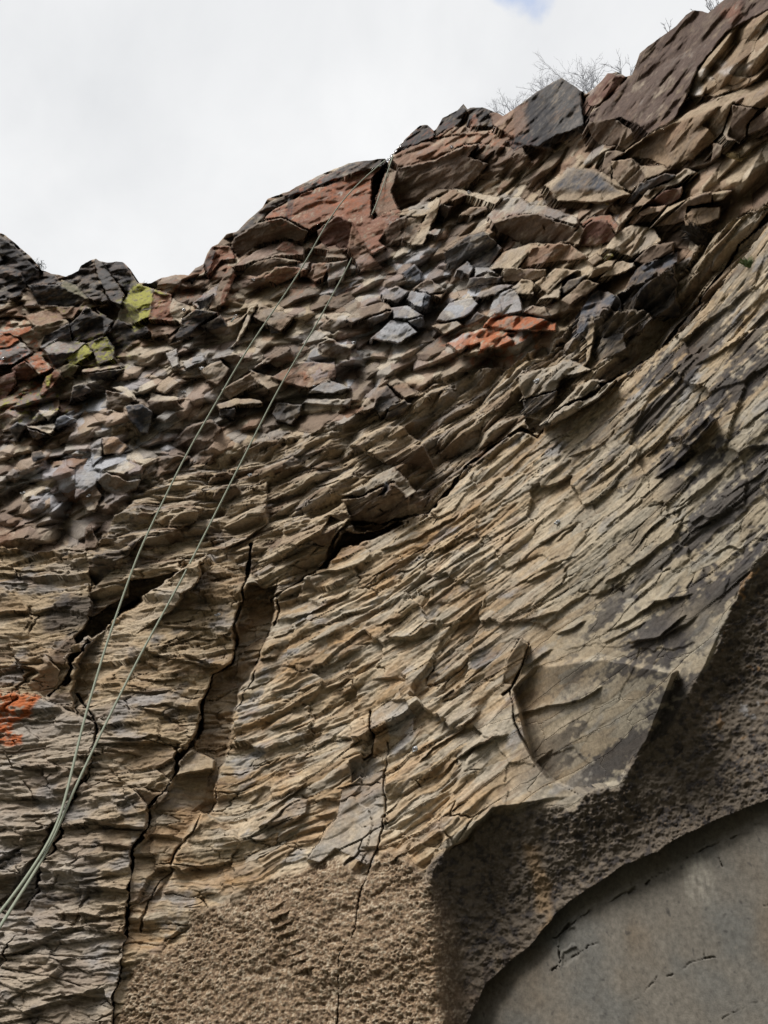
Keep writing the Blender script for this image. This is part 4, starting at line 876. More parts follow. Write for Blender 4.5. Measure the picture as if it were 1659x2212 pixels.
def rock_material(name, rough=0.9):
    m = bpy.data.materials.new(name); m.use_nodes = True
    n, l = m.node_tree.nodes, m.node_tree.links
    b = n['Principled BSDF']
    b.inputs['Roughness'].default_value = rough
    b.inputs['Specular IOR Level'].default_value = 0.22
    at = n.new('ShaderNodeAttribute'); at.attribute_name = 'stone'
    tc = n.new('ShaderNodeTexCoord')
    no = n.new('ShaderNodeTexNoise'); no.inputs['Scale'].default_value = 38; no.inputs['Detail'].default_value = 8
    no.inputs['Roughness'].default_value = 0.7
    l.new(tc.outputs['Object'], no.inputs['Vector'])
    mr = n.new('ShaderNodeMapRange'); mr.inputs['From Min'].default_value = 0.28; mr.inputs['From Max'].default_value = 0.72
    mr.inputs['To Min'].default_value = 0.62; mr.inputs['To Max'].default_value = 1.38
    l.new(no.outputs['Fac'], mr.inputs['Value'])
    sc = n.new('ShaderNodeVectorMath'); sc.operation = 'SCALE'
    l.new(at.outputs['Color'], sc.inputs[0]); l.new(mr.outputs['Result'], sc.inputs['Scale'])
    l.new(sc.outputs['Vector'], b.inputs['Base Color'])
    n2 = n.new('ShaderNodeTexNoise'); n2.inputs['Scale'].default_value = 150; n2.inputs['Detail'].default_value = 5
    l.new(tc.outputs['Object'], n2.inputs['Vector'])
    bp = n.new('ShaderNodeBump'); bp.inputs['Strength'].default_value = 0.35; bp.inputs['Distance'].default_value = 0.004
    l.new(n2.outputs['Fac'], bp.inputs['Height'])
    l.new(bp.outputs['Normal'], b.inputs['Normal'])
    return m
M_ROCK = rock_material('weathered_basalt')

def raw_mesh(name, co, quads, col=None, mat=None, tris=None):
    me = bpy.data.meshes.new(name)
    nq = len(quads); nt = 0 if tris is None else len(tris)
    me.vertices.add(len(co)); me.vertices.foreach_set('co', np.ascontiguousarray(co, F32).ravel())
    me.loops.add(nq * 4 + nt * 3); me.polygons.add(nq + nt)
    li = quads.ravel() if nt == 0 else np.concatenate([quads.ravel(), np.asarray(tris).ravel()])
    me.loops.foreach_set('vertex_index', li.astype(np.int32))
    ls = np.arange(nq) * 4
    if nt: ls = np.concatenate([ls, nq * 4 + np.arange(nt) * 3])
    me.polygons.foreach_set('loop_start', ls.astype(np.int32))
    me.update(calc_edges=True)
    if col is not None:
        at = me.attributes.new('stone', 'FLOAT_COLOR', 'POINT')
        c4 = np.ones((len(co), 4), F32); c4[:, :3] = col
        at.data.foreach_set('color', c4.ravel())
    if mat: me.materials.append(mat)
    return me

def link(name, me, parent=None, **props):
    o = bpy.data.objects.new(name, me)
    S.collection.objects.link(o)
    if parent: o.parent = parent
    for k, v in props.items(): o[k] = v
    return o

vid = np.arange(NY * NX).reshape(NY, NX)
QU = np.stack([vid[:-1, :-1], vid[:-1, 1:], vid[1:, 1:], vid[1:, :-1]], -1).reshape(-1, 4)
fu = (U[:-1, :-1] + U[1:, 1:]) * .5; fv = (V[:-1, :-1] + V[1:, 1:]) * .5
fid = BID[:-1, :-1].astype(np.int64).copy()

# pieces of the belts that can be told apart: the biggest of them become stones of their own
def add_cells(idmap, mask, base, most, min_faces):
    k = np.where((fid == 0) & mask, idmap[:-1, :-1] + 1, 0)
    inframe = (fu > 0) & (fu < 1659) & (fv < 2212)
    ids, cnt = np.unique(k[inframe & (k > 0)], return_counts=True)
    o = np.argsort(-cnt)
    sel = [ids[i] for i in o[:most] if cnt[i] >= min_faces]
    for j, s in enumerate(sel):
        fid[k == s] = base + j
    return len(sel)
slab_l = np.array(SLAB_EDGE, float)
slab_line = np.interp(U + 2 * (Wu - U), slab_l[:, 0], slab_l[:, 1])
is_slab = ((V + 1.0 * (Wv - V)) > slab_line)[:-1, :-1]
M_ = lambda a: a[:-1, :-1] > 0.5
n_up = add_cells(idB, M_(m_up), 100000, 95, 60)
n_mid = add_cells(idK, M_(m_mid), 200000, 30, 60)
n_wall = add_cells(iFA, M_(m_wall), 300000, 40, 90)
n_col = add_cells(iGA, M_(m_col) & ~M_(m_rough), 400000, 30, 90)
fid[is_slab] = -1

Pf = P3.reshape(-1, 3); Cf = C.reshape(-1, 3)
Nf = np.stack([NXv, NYv, NZv], -1).reshape(-1, 3).astype(F32)
fid_f = fid.ravel()
order = np.argsort(fid_f, kind='stable'); sf = fid_f[order]
cuts = np.flatnonzero(np.diff(sf)) + 1
groups = np.split(order, cuts)

def patch(qidx, back):
    q = QU[qidx]
    uq, inv = np.unique(q, return_inverse=True)
    inv = inv.reshape(-1, 4)
    co = Pf[uq]; col = Cf[uq]
    e = np.concatenate([inv[:, [0, 1]], inv[:, [1, 2]], inv[:, [2, 3]], inv[:, [3, 0]]])
    key = np.minimum(e[:, 0], e[:, 1]) * np.int64(len(uq)) + np.maximum(e[:, 0], e[:, 1])
    _k, ix, ct = np.unique(key, return_index=True, return_counts=True)
    be = e[ix[ct == 1]]
    bv = np.unique(be)
    mp_ = np.full(len(uq), -1); mp_[bv] = len(uq) + np.arange(len(bv))
    cen = co.mean(0)
    away = co[bv] / np.linalg.norm(co[bv], axis=1, keepdims=True)
    inner = co[bv] + away * back + (cen - co[bv]) * 0.03
    sk = np.stack([be[:, 1], be[:, 0], mp_[be[:, 0]], mp_[be[:, 1]]], -1)
    return np.concatenate([co, inner]), np.concatenate([inv, sk]), np.concatenate([col, col[bv]])

TOP = {
 'red_prow': ('boulder', 'huge rust-red boulder jutting from the skyline behind the upper end of the rope'),
 'lichen_boulder': ('boulder', 'boulder half yellow lichen and half rust red below the lowest dip of the skyline'),
 'lichen_slab': ('boulder', 'yellow lichen covered boulder low on the left under the dark blocks'),
 'dark_block': ('boulder', 'big nearly black angular boulder beside the yellow and red lichen boulder'),
 'orange_block': ('boulder', 'grey boulder with bright orange top at the left edge under the dark rim'),
 'rim_peak': ('boulder', 'black pointed crag on the skyline left of the yellow lichen boulder'),
 'rust_lump': ('boulder', 'small rust red lump of rock on the skyline left of the huge red boulder'),
 'standing_flake': ('boulder', 'thin upright brown flake of rock below the small rust red lump'),
 'peak_block': ('boulder', 'dark pointed boulder with black streak on the skyline in front of bare shrubs'),
 'red_chip': ('boulder', 'small dark red boulder on the skyline between bare shrubs and the big brown crag'),
 'rim_crest': ('boulder', 'rounded black boulder on the skyline just right of the rope'),
 'rim_tooth': ('boulder', 'black toothed crag on the skyline between rounded black boulder and pointed boulder'),
 'sky_block': ('boulder', 'massive dark brown crag rising to the top right corner of the skyline'),
 'orange_stone': ('boulder', 'stone with bright orange lichen in the middle of the brown rubble face'),
 'black_rock': ('boulder', 'black rugged rock crusted with lichen below the dark dry bush'),
 'black_buttress': ('boulder', 'blue black knobbly buttress left of the black rugged rock'),
 'leaning_slab': ('boulder', 'leaning tan slab with pale right edge under the dark cap roof'),
}
cliff = None
n_stone = 0
for g in groups:
    i = int(fid_f[g[0]])
    if i == -1: continue
    if i == 0:
        co, qs, col = patch(g, 0.30)
        cliff = link('cliff', raw_mesh('cliff', co, qs, col, M_ROCK), kind='structure',
                     label='towering layered brown and tan basalt cliff face filling the frame below the sky')
        break
names = {v: k for k, v in owners.items()}
PART = {'left_rim': 'rim_rock', 'rim_wedge': 'rock_wedge', 'boulder_foot': 'rock_foot', 'dark_wedge': 'rock_wedge', 'grey_ledge': 'rock_ledge', 'brown_face': 'rock_face',
        'rust_point': 'stone', 'rust_corner': 'stone', 'rust_chip': 'stone', 'hump': 'stone', 'dark_knob': 'stone', 'pale_flake': 'rock_flake', 'cap_roof': 'rock_roof', 'big_roof': 'rock_roof',
        'arch_stone': 'stone', 'tan_block': 'stone', 'bolted_block': 'rock_block', 'diagonal_slab': 'rock_slab', 'scooped_stone': 'stone', 'box_stone': 'stone', 'stained_slab': 'rock_slab',
        'overhang_block': 'rock_block', 'main_roof': 'rock_roof', 'toe_block': 'rock_block', 'wall_end': 'rock_block', 'orange_wall': 'rock_wall', 'wedge_stone': 'stone', 'ledge_brick': 'rock_block',
        'grey_panel': 'rock_panel', 'cube_stone': 'stone', 'pillar_chip': 'stone'}
for g in groups:
    i = int(fid_f[g[0]])
    if i in (-1, 0) or len(g) < 12: continue
    nm = names.get(i, 'stone').split('#')[0]
    co, qs, col = patch(g, 0.12)
    if nm in TOP:
        cat, lab = TOP[nm]
        cen = co.mean(0)
        o = link('boulder', raw_mesh('boulder', co - cen, qs, col, M_ROCK), label=lab, category=cat, group='boulders set in the cliff')
        o.location = cen.tolist()
        continue
    pn = PART.get(nm, 'stone')
    if i >= 400000: pn = 'rock_block'
    elif i >= 300000: pn = 'rock_flake'
    elif i >= 200000: pn = 'rock_block'
    link(pn, raw_mesh(pn, co, qs, col, M_ROCK), cliff)
    n_stone += 1
print('stones', n_stone, n_up, n_mid, n_wall, n_col, 'verts', NY * NX)

# plateau behind the rim, out of sight from below
te = P3[-1]
back = [te]
for k, (dy_, dz_) in enumerate(((0.25, -0.03), (0.8, -0.05), (2.2, 0.0), (6.0, 0.15), (14, .3))):
    q = te.copy(); q[:, 1] += dy_; q[:, 0] += 0.35 * dy_; q[:, 2] += dz_ + 0.03 * fbm(te[:, 0] * 3, te[:, 0] * 0 + dy_ * 3, 3, 600 + k)
    back.append(q)
bk = np.stack(back); nb = len(bk)
iv = np.arange(nb * NX).reshape(nb, NX)
qb = np.stack([iv[:-1, :-1], iv[:-1, 1:], iv[1:, 1:], iv[1:, :-1]], -1).reshape(-1, 4)
cb = np.broadcast_to(COLS['dk'], (nb * NX, 3))
link('cliff_top', raw_mesh('cliff_top', bk.reshape(-1, 3), qb, cb, M_ROCK), kind='structure', label='dark bouldery ground on top of the cliff, behind its rim')
# ------------------------------------------------------------------ smooth slab under the rough belt
def slab():
    st = 2.3
    us = np.concatenate([np.arange(760, 940, 8.0), np.arange(942, 1720, st), np.arange(1722, 2500, 9.0)]); vs = np.concatenate([np.arange(1280, 1640, 9.0), np.arange(1642, 2260, st), np.arange(2264, 2900, 9.0)])
    u, v = np.meshgrid(us, vs)
    u = u.astype(F32); v = v.astype(F32)
    t = bil(_T, u, v); dx, dy, dz = rays(u, v)
    unit = t / FOCAL
    s = np.interp(t * dx, _px, _ps).astype(F32); z = (t * dz).astype(F32)
    n1 = fbm(s * 5, z * 5, 4, 701); n2 = fbm(s * 38, z * 38, 4, 711); n3 = fbm(s * 1.4, z * 1.4, 3, 721)
    wu = u + 9 * fbm(s * 12, z * 12, 5, 731, .6); wv = v + 9 * fbm(s * 12, z * 12, 5, 741, .6)
    _r = np.array(ROUGH_UP, float); band = np.clip(np.interp(u, slab_l[:, 0], slab_l[:, 1]) - np.interp(u, _r[:, 0], _r[:, 1]), 0, None)
    dr = unit * (-14 - 115 * (1 - np.exp(-band / 170)) - 0.25 * np.clip(u - 930, 0, 120) + 5 * n3 + 1.2 * n1 + 0.55 * n2)
    x0, y0, k = frames('L5')
    gate = smooth(-0.25, 0.2, fbm(s * 7, z * 7, 3, 751))
    def ck(pts, w, dep, gated=True):
        p = survey('L5', pts)
        d = sdist(p, wu, wv, closed=False)
        ww = w * np.clip(.5 + 1.3 * fbm(s * 16, z * 16, 3, 745), .15, 1.1)
        return unit * dep * smooth(1.3, .3, d / ww) * (gate if gated else 1)
    dr -= ck([(240, 1870), (290, 1830), (300, 1740), (280, 1660), (340, 1590), (440, 1500), (560, 1440), (700, 1370), (800, 1310), (900, 1260), (1090, 1150), (1200, 1090), (1340, 1020), (1480, 970), (1600, 900)], 2.2, 10)
    dr -= ck([(250, 1650), (290, 1640), (330, 1590), (355, 1560)], 3, 18, False)
    dr -= ck([(300, 1700), (300, 1790), (250, 1860)], 2.4, 14, False)
    dr -= ck([(300, 1830), (400, 1760), (470, 1720), (560, 1665)], 1.8, 8)
    dr -= ck([(860, 1290), (910, 1255)], 3.4, 14, False)
    dr -= ck([(740, 1360), (790, 1330)], 3, 12, False)
    dr -= ck([(1000, 1890), (1080, 1865), (1180, 1805), (1240, 1780), (1320, 1775)], 2, 8)
    dr -= ck([(1060, 1575), (1240, 1510), (1390, 1470), (1560, 1430), (1660, 1440)], 1.7, 7)
    dr -= ck([(1340, 1130), (1355, 1180)], 2.4, 9, False)
    dr -= ck([(1240, 1530), (1240, 1700), (1245, 1790)], 1.5, 5)
    dr -= ck([(700, 2100), (860, 2000), (930, 1900)], 1.5, 6)
    dr -= ck([(1340, 2180), (1480, 2110), (1600, 2060)], 1.6, 6)
    for (pts, dd) in (([(320, 1610), (400, 1570), (410, 1600), (390, 1680), (310, 1740), (300, 1650)], -5), ([(330, 1740), (400, 1710), (430, 1750), (340, 1830), (310, 1820)], -6)):
        dr += unit * dd * smooth(-1, 1, sdist(survey('L5', pts), wu, wv))
    rm = np.sqrt(dx * dx + dy * dy + dz * dz)
    p3 = np.stack([t * dx - dx / rm * dr, t * dy - dy / rm * dr, t * dz - dz / rm * dr], -1)
    c = np.broadcast_to(np.array((.150, .134, .112), F32), p3.shape).copy()
    def lay(c, col, m): return c * (1 - m[..., None]) + np.array(col, F32) * m[..., None]
    c = lay(c, (.115, .113, .104), 0.8 * smooth(-.1, .4, fbm(s * 2.2, z * 2.2, 4, 761)))
    c = lay(c, (.15, .112, .075), 0.6 * smooth(.05, .5, fbm(s * 1.8, z * 1.8, 4, 771)))
    c = lay(c, (.19, .17, .14), 0.35 * smooth(.25, .5, n2))
    c = lay(c, (.045, .042, .04), 0.6 * smooth(.38, .55, fbm(s * 26, z * 26, 3, 781)))
    # white mineral streak running down from a joint
    X = (u - x0) / k; Y = (v - y0) / k
    st_ = smooth(0, 25, Y - 1150 + 0.45 * (X - 1090)) * smooth(330, 40, Y - 1150 - 0.05 * X) * smooth(1085, 1110, X - 0.12 * (Y - 1150)) * smooth(1310, 1240, X - 0.2 * (Y - 1150))
    st_ *= smooth(-0.5, 0.25, fbm(X / 26 - Y / 150, Y / 160, 4, 791)) * (0.6 + 0.4 * n2)
    c = lay(c, (.36, .335, .28), np.clip(0.62 * st_, 0, 1))
    ny, nx = u.shape
    iv = np.arange(nx * ny).reshape(ny, nx)
    q = np.stack([iv[:-1, :-1], iv[1:, :-1], iv[1:, 1:], iv[:-1, 1:]], -1)
    keep = (v[:-1, :-1] > np.interp(u[:-1, :-1], slab_l[:, 0], slab_l[:, 1]) - 46)
    q = q[keep]
    uq, inv = np.unique(q, return_inverse=True)
    co = p3.reshape(-1, 3)[uq]; cen = co.mean(0)
    o = link('smooth_slab', raw_mesh('smooth_slab', co - cen, inv.reshape(-1, 4), c.reshape(-1, 3)[uq], M_ROCK),
             label='smooth dark grey-brown slab of rock with thin cracks below the rough black band', category='rock slab')
    o.location = cen.tolist()
slab()

# ------------------------------------------------------------------ ground below, out of the picture
gm = bpy.data.materials.new('scree'); gm.use_nodes = True
gb = gm.node_tree.nodes['Principled BSDF']; gb.inputs['Roughness'].default_value = 1
gn = gm.node_tree.nodes.new('ShaderNodeTexNoise'); gn.inputs['Scale'].default_value = 3; gn.inputs['Detail'].default_value = 8
gr_ = gm.node_tree.nodes.new('ShaderNodeValToRGB')
gr_.color_ramp.elements[0].color = (.032, .036, .024, 1); gr_.color_ramp.elements[1].color = (.085, .078, .055, 1)
gt_ = gm.node_tree.nodes.new('ShaderNodeTexCoord')
gm.node_tree.links.new(gt_.outputs['Object'], gn.inputs['Vector'])
gm.node_tree.links.new(gn.outputs['Fac'], gr_.inputs['Fac']); gm.node_tree.links.new(gr_.outputs['Color'], gb.inputs['Base Color'])
gx_ = np.concatenate([-np.geomspace(600, 2, 40), np.linspace(-1.8, 1.8, 12), np.geomspace(2, 600, 40)])
gX, gY = np.meshgrid(gx_, gx_)
# unseen bank added behind the viewer, blocks low sky so undersides go darker
far = np.clip(-(gY + 7.0) - 0.25 * np.abs(gX) * 0, 0, None)
gZ = -1.6 + 0.12 * fbm(gX * .7, gY * .7, 4, 801) * (np.hypot(gX, gY) > 1.2) + np.minimum(0.95 * far, 30 + 0.06 * far) * (1 + 0.12 * fbm(gX * .06, gY * .06, 4, 811))
iv = np.arange(gX.size).reshape(gX.shape)
me = raw_mesh('ground', np.stack([gX, gY, gZ], -1).reshape(-1, 3), np.stack([iv[:-1, :-1], iv[:-1, 1:], iv[1:, 1:], iv[1:, :-1]], -1).reshape(-1, 4), None, gm)
link('ground', me, kind='structure', label='dark scrubby floor at the foot of the cliff and an unseen bank added to block low sky')

# ------------------------------------------------------------------ small makers
def mat(name, col, rough=0.7, metal=0.0, var=0.3, scale=60):
    m = bpy.data.materials.new(name); m.use_nodes = True
    n, l = m.node_tree.nodes, m.node_tree.links
    b = n['Principled BSDF']; b.inputs['Roughness'].default_value = rough; b.inputs['Metallic'].default_value = metal
    no = n.new('ShaderNodeTexNoise'); no.inputs['Scale'].default_value = scale; no.inputs['Detail'].default_value = 4
    tc = n.new('ShaderNodeTexCoord'); l.new(tc.outputs['Object'], no.inputs['Vector'])
    r = n.new('ShaderNodeValToRGB')
    r.color_ramp.elements[0].position = .3; r.color_ramp.elements[1].position = .7
    r.color_ramp.elements[0].color = tuple(c * (1 - var) for c in col) + (1,)
    r.color_ramp.elements[1].color = tuple(min(1, c * (1 + var)) for c in col) + (1,)
    l.new(no.outputs['Fac'], r.inputs['Fac']); l.new(r.outputs['Color'], b.inputs['Base Color'])
    return m

class Tube:
    def __init__(s): s.v = []; s.q = []; s.t = []
    def add(s, pts, rad, n=6, cap=True):
        pts = [Vector(p) for p in pts]
        base = len(s.v); up = Vector((0.31, 0.2, 0.93))
        for i, p in enumerate(pts):
            d = (pts[min(i + 1, len(pts) - 1)] - pts[max(i - 1, 0)]).normalized()
            a = d.cross(up)
            if a.length < 1e-3: a = d.cross(Vector((1, 0, 0)))
            a.normalize(); b = d.cross(a)
            r = rad[i] if hasattr(rad, '__len__') else rad
            for k in range(n):
                w = 2 * math.pi * k / n
                s.v.append(p + a * math.cos(w) * r + b * math.sin(w) * r)
            if i:
                for k in range(n):
                    o = base + (i - 1) * n
                    s.q.append((o + k, o + (k + 1) % n, o + n + (k + 1) % n, o + n + k))
        if cap:
            for o, rev in ((base, True), (base + (len(pts) - 1) * n, False)):
                for k in range(1, n - 1):
                    s.t.append((o, o + k + 1, o + k) if rev else (o, o + k, o + k + 1))
    def tri(s, a, b, c):
        o = len(s.v); s.v += [Vector(a), Vector(b), Vector(c)]; s.t.append((o, o + 1, o + 2))
    def mesh(s, name, m, origin=(0, 0, 0), shade=True):
        co = np.array([tuple(v - Vector(origin)) for v in s.v], F32)
        q = np.array(s.q, np.int32).reshape(-1, 4)
        me = raw_mesh(name, co, q, None, m, np.array(s.t, np.int32).reshape(-1, 3))
        if shade: me.polygons.foreach_set('use_smooth', np.ones(len(me.polygons), bool))
        return me

def empty(name, loc, **props):
    o = bpy.data.objects.new(name, None); o.empty_display_size = 0.1
    S.collection.objects.link(o); o.location = loc
    for k, v in props.items(): o[k] = v
    return o

def surf(u, v):
    """the built rock surface seen at (u, v): point and outward normal"""
    i = int(np.argmin(np.abs(gu - u))); i = min(max(i, 1), NX - 2)
    j = int(np.argmin(np.abs(V[:, i] - v))); j = min(max(j, 1), NY - 2)
    p = Vector(P3[j, i].tolist())
    k = 5
    a = Vector((P3[j, min(i + k, NX - 1)] - P3[j, max(i - k, 0)]).tolist()); b = Vector((P3[min(j + k, NY - 1), i] - P3[max(j - k, 0), i]).tolist())
    n = a.cross(b).normalized()
    w = Vector((NXv[j, i], NYv[j, i], NZv[j, i]))
    if n.dot(w) < 0: n = -n
    return p, (n * .4 + w * .6).normalized()

def at(u, v, dist):
    dx, dy, dz = rays(np.array(float(u)), np.array(float(v)))
    d = Vector((float(dx), float(dy), float(dz))).normalized()
    return d * dist

# ------------------------------------------------------------------ the rope: one rope, two strands from the anchor down to the belayer
M_ROPE = mat('rope_sheath', (.27, .295, .225), .85, 0, .25, 260)
def strand(pts):
    p = np.array(pts, float)
    tt = np.concatenate([[0], np.cumsum(np.hypot(np.diff(p[:, 0]), np.diff(p[:, 1])))])
    q = np.linspace(0, tt[-1], 90)
    u = np.interp(q, tt, p[:, 0]); v = np.interp(q, tt, p[:, 1]); d = np.interp(q, tt, p[:, 2])
    for _ in range(6):
        u[1:-1] = (u[:-2] + 2 * u[1:-1] + u[2:]) / 4; v[1:-1] = (v[:-2] + 2 * v[1:-1] + v[2:]) / 4; d[1:-1] = (d[:-2] + 2 * d[1:-1] + d[2:]) / 4
    return [at(a, b, c) for a, b, c in zip(u, v, d)]
ptop, _n = surf(846, 352)
Dt = ptop.length
S1 = [(832, 346, Dt - .12), (800, 372, Dt * 0.959), (770, 397, Dt * 0.926), (720, 455, Dt * 0.869), (650, 585, Dt * 0.795), (530, 760, Dt * 0.705), (400, 985, Dt * 0.615), (300, 1190, Dt * 0.549),
      (230, 1390, Dt * 0.496), (180, 1560, Dt * 0.459), (145, 1710, Dt * 0.430), (124, 1790, Dt * 0.415), (62, 1890, Dt * 0.396), (0, 1972, Dt * 0.381), (-90, 2075, Dt * 0.365), (-190, 2190, Dt * 0.348)]
S2 = [(848, 338, Dt - .10), (842, 358, Dt * 0.975), (815, 440, Dt * 0.902), (760, 560, Dt * 0.828), (690, 690, Dt * 0.754), (600, 842, Dt * 0.680), (500, 1040, Dt * 0.606), (400, 1238, Dt * 0.545), (300, 1420, Dt * 0.496),
      (215, 1590, Dt * 0.457), (150, 1728, Dt * 0.429), (122, 1800, Dt * 0.418), (85, 1870, Dt * 0.400), (22, 1965, Dt * 0.381), (-20, 2035, Dt * 0.370), (-120, 2200, Dt * 0.348)]
rope = empty('climbing_rope', ptop, label='green-grey climbing rope hanging doubled from the rim down to the left edge', category='rope')
for s_pts in (S1, S2):
    tb = Tube(); tb.add(strand(s_pts), 0.0082, 8)
    link('strand', tb.mesh('strand', M_ROPE, ptop), rope)
# the anchor the rope runs through
M_STEEL = mat('worn_steel', (.55, .55, .56), .35, 1.0, .15, 90)
M_HANG = mat('dull_hanger_steel', (.42, .43, .44), .45, .7, .15, 90)
anc = empty('rope_anchor', ptop, label='steel chain anchor on the rim where the climbing rope is threaded', category='anchor')
tb = Tube()
a0 = at(872, 306, Dt - .02); a1 = at(838, 345, Dt - .11)
nl_ = 7
for k in range(nl_):
    c = a0.lerp(a1, (k + .5) / nl_); d = (a1 - a0).normalized(); n_ = d.cross(Vector((0, 0, 1))).normalized() if k % 2 else d.cross(Vector((1, 0, 0))).normalized()
    ring = [c + d * math.cos(w) * (a1 - a0).length / nl_ * .62 + n_ * math.sin(w) * .013 for w in np.linspace(0, 2 * math.pi, 13)]
    tb.add(ring, .004, 5, False)
link('chain', tb.mesh('chain', M_STEEL, ptop), anc)
tb = Tube(); tb.add([a1 + Vector((math.cos(w) * .025, 0, math.sin(w) * .025)) for w in np.linspace(0, 2 * math.pi, 17)], .005, 6, False)
link('ring', tb.mesh('ring', M_STEEL, ptop), anc)

# ------------------------------------------------------------------ bolt hangers
def hanger_parts():
    # plate bent like an ear, with an eye; bolt head and washer
    pl = Tube()
    out = []
    prof = [(-.019, -.012), (.019, -.012), (.019, .014), (.010, .022), (-.010, .022), (-.019, .014)]
    th = .0035
    for z0 in (0.002, 0.002 + th):
        out.append([Vector((x, y, z0)) for x, y in prof])
    o = len(pl.v); pl.v += out[0] + out[1]; n = len(prof)
    for k in range(n): pl.q.append((o + k, o + (k + 1) % n, o + n + (k + 1) % n, o + n + k))
    for k in range(1, n - 1): pl.t.append((o, o + k + 1, o + k)); pl.t.append((o + n, o + n + k, o + n + k + 1))
    ring = [Vector((math.cos(w) * .014, -.016 - .006 * (1 + math.sin(w)), .018 + math.sin(w) * .015)) for w in np.linspace(0, 2 * math.pi, 15)]
    pl.add(ring, .0042, 6, False)
    bt = Tube(); bt.add([(0, .006, .001), (0, .006, .016)], .0085, 6)
    ws = Tube(); ws.add([(0, .006, .004), (0, .006, .0075)], .0125, 10)
    return pl.mesh('plate', M_HANG, shade=False), bt.mesh('bolt', M_STEEL, shade=False), ws.mesh('washer', M_STEEL, shade=False)
PM, BM, WM = hanger_parts()
BOLTS = [
 (895, 1616, 'bolt hanger on the tan wall right of the small grey cube of rock'),
 (1206, 1130, 'bolt hanger on the bright layered wall right of the dark ledge hole'),
 (1160, 824, 'bolt hanger on the grey block above the dark ledge line'),
 (541, 1027, 'bolt hanger just right of the right rope strand on brown layered rock'),
 (474, 1332, 'bolt hanger near the top of the left column beside its crack'),
 (327, 1770, 'bolt hanger low on the left column on a grey stain'),
 (193, 1072, 'bolt hanger on a ribbed brown stone far left above the cave'),
 (51, 1066, 'bolt hanger on tan stone nearest the left edge below the rubble'),
 (437, 797, 'bolt hanger below a blue-grey stone left of the rope'),
 (397, 849, 'quite small bolt hanger under the lens-shaped brown stones left of the rope'),
 (765, 743, 'bolt hanger on a pale ledge right of the right rope strand'),
 (682, 835, 'bolt hanger on a dark grey knob in mid rubble'),
 (398, 671, 'bolt hanger on the pale right flank of the yellow and red boulder'),
 (552, 605, 'bolt hanger below the rust humps at the left rope strand'),
 (977, 320, 'bolt hanger on the lip of the dark cap roof'),
 (1014, 417, 'bolt hanger on the pale edge above the leaning tan slab'),
 (8, 776, 'bolt hanger on the grey face of the orange-topped boulder'),
]
for (u, v, lab) in BOLTS:
    p, nrm = surf(u, v)
    w = Vector((NXv[0, 0], 0, 0))
    z = nrm; y = (Vector((0, 0, 1)) - z * z.z).normalized(); x = y.cross(z)
    from mathutils import Matrix
    R = Matrix((x, y, z)).transposed().to_4x4()
    h = empty('bolt_hanger', p + nrm * .006, label=lab, category='bolt hanger', group='bolt hangers on the cliff')
    h.rotation_euler = (R @ Matrix.Rotation(random.Random(int(u)).uniform(-.5, .5), 4, 'Z')).to_euler()
    sc_ = 0.95 if v > 1000 else 1.15
    h.scale = (sc_,) * 3
    for nm, me in (('plate', PM), ('bolt', BM), ('washer', WM)):
        link(nm, me, h)
# quickdraw left hanging
pq, nq_ = surf(505, 692)
qd = empty('quickdraw', pq, label='pale quickdraw hanging on the rubble left of the rope', category='quickdraw')
dq = (at(494, 702, pq.length) - at(508, 684, pq.length)); cq = at(508, 684, pq.length - .05)
tb = Tube(); tb.add([cq + dq * .15, cq + dq * .85], .009, 5); link('sling', tb.mesh('sling', mat('sling_webbing', (.5, .62, .62), .8), pq), qd)
for e in (0, 1):
    cc = cq + dq * (e * 1.0); ax = dq.normalized(); sd2 = ax.cross(Vector((0, 1, 0))).normalized()
    tb = Tube(); tb.add([cc + ax * math.cos(w) * .028 + sd2 * math.sin(w) * .016 for w in np.linspace(0, 2 * math.pi, 13)], .005, 5, False)
    link('carabiner', tb.mesh('carabiner', M_STEEL, pq), qd)

# ------------------------------------------------------------------ plants
M_TWIG = mat('bare_twig', (.50, .51, .55), .8, 0, .3, 30)
M_DRY = mat('dry_twig', (.24, .17, .11), .9, 0, .3, 40)
M_DEAD = mat('dead_foliage', (.052, .04, .03), .95, 0, .5, 40)
M_STRAW = mat('straw_grass', (.34, .26, .13), .9, 0, .35, 30)
M_GREEN = mat('green_grass', (.10, .15, .045), .8, 0, .35, 30)
M_CONIF = mat('dark_needles', (.03, .038, .03), .9, 0, .4, 30)

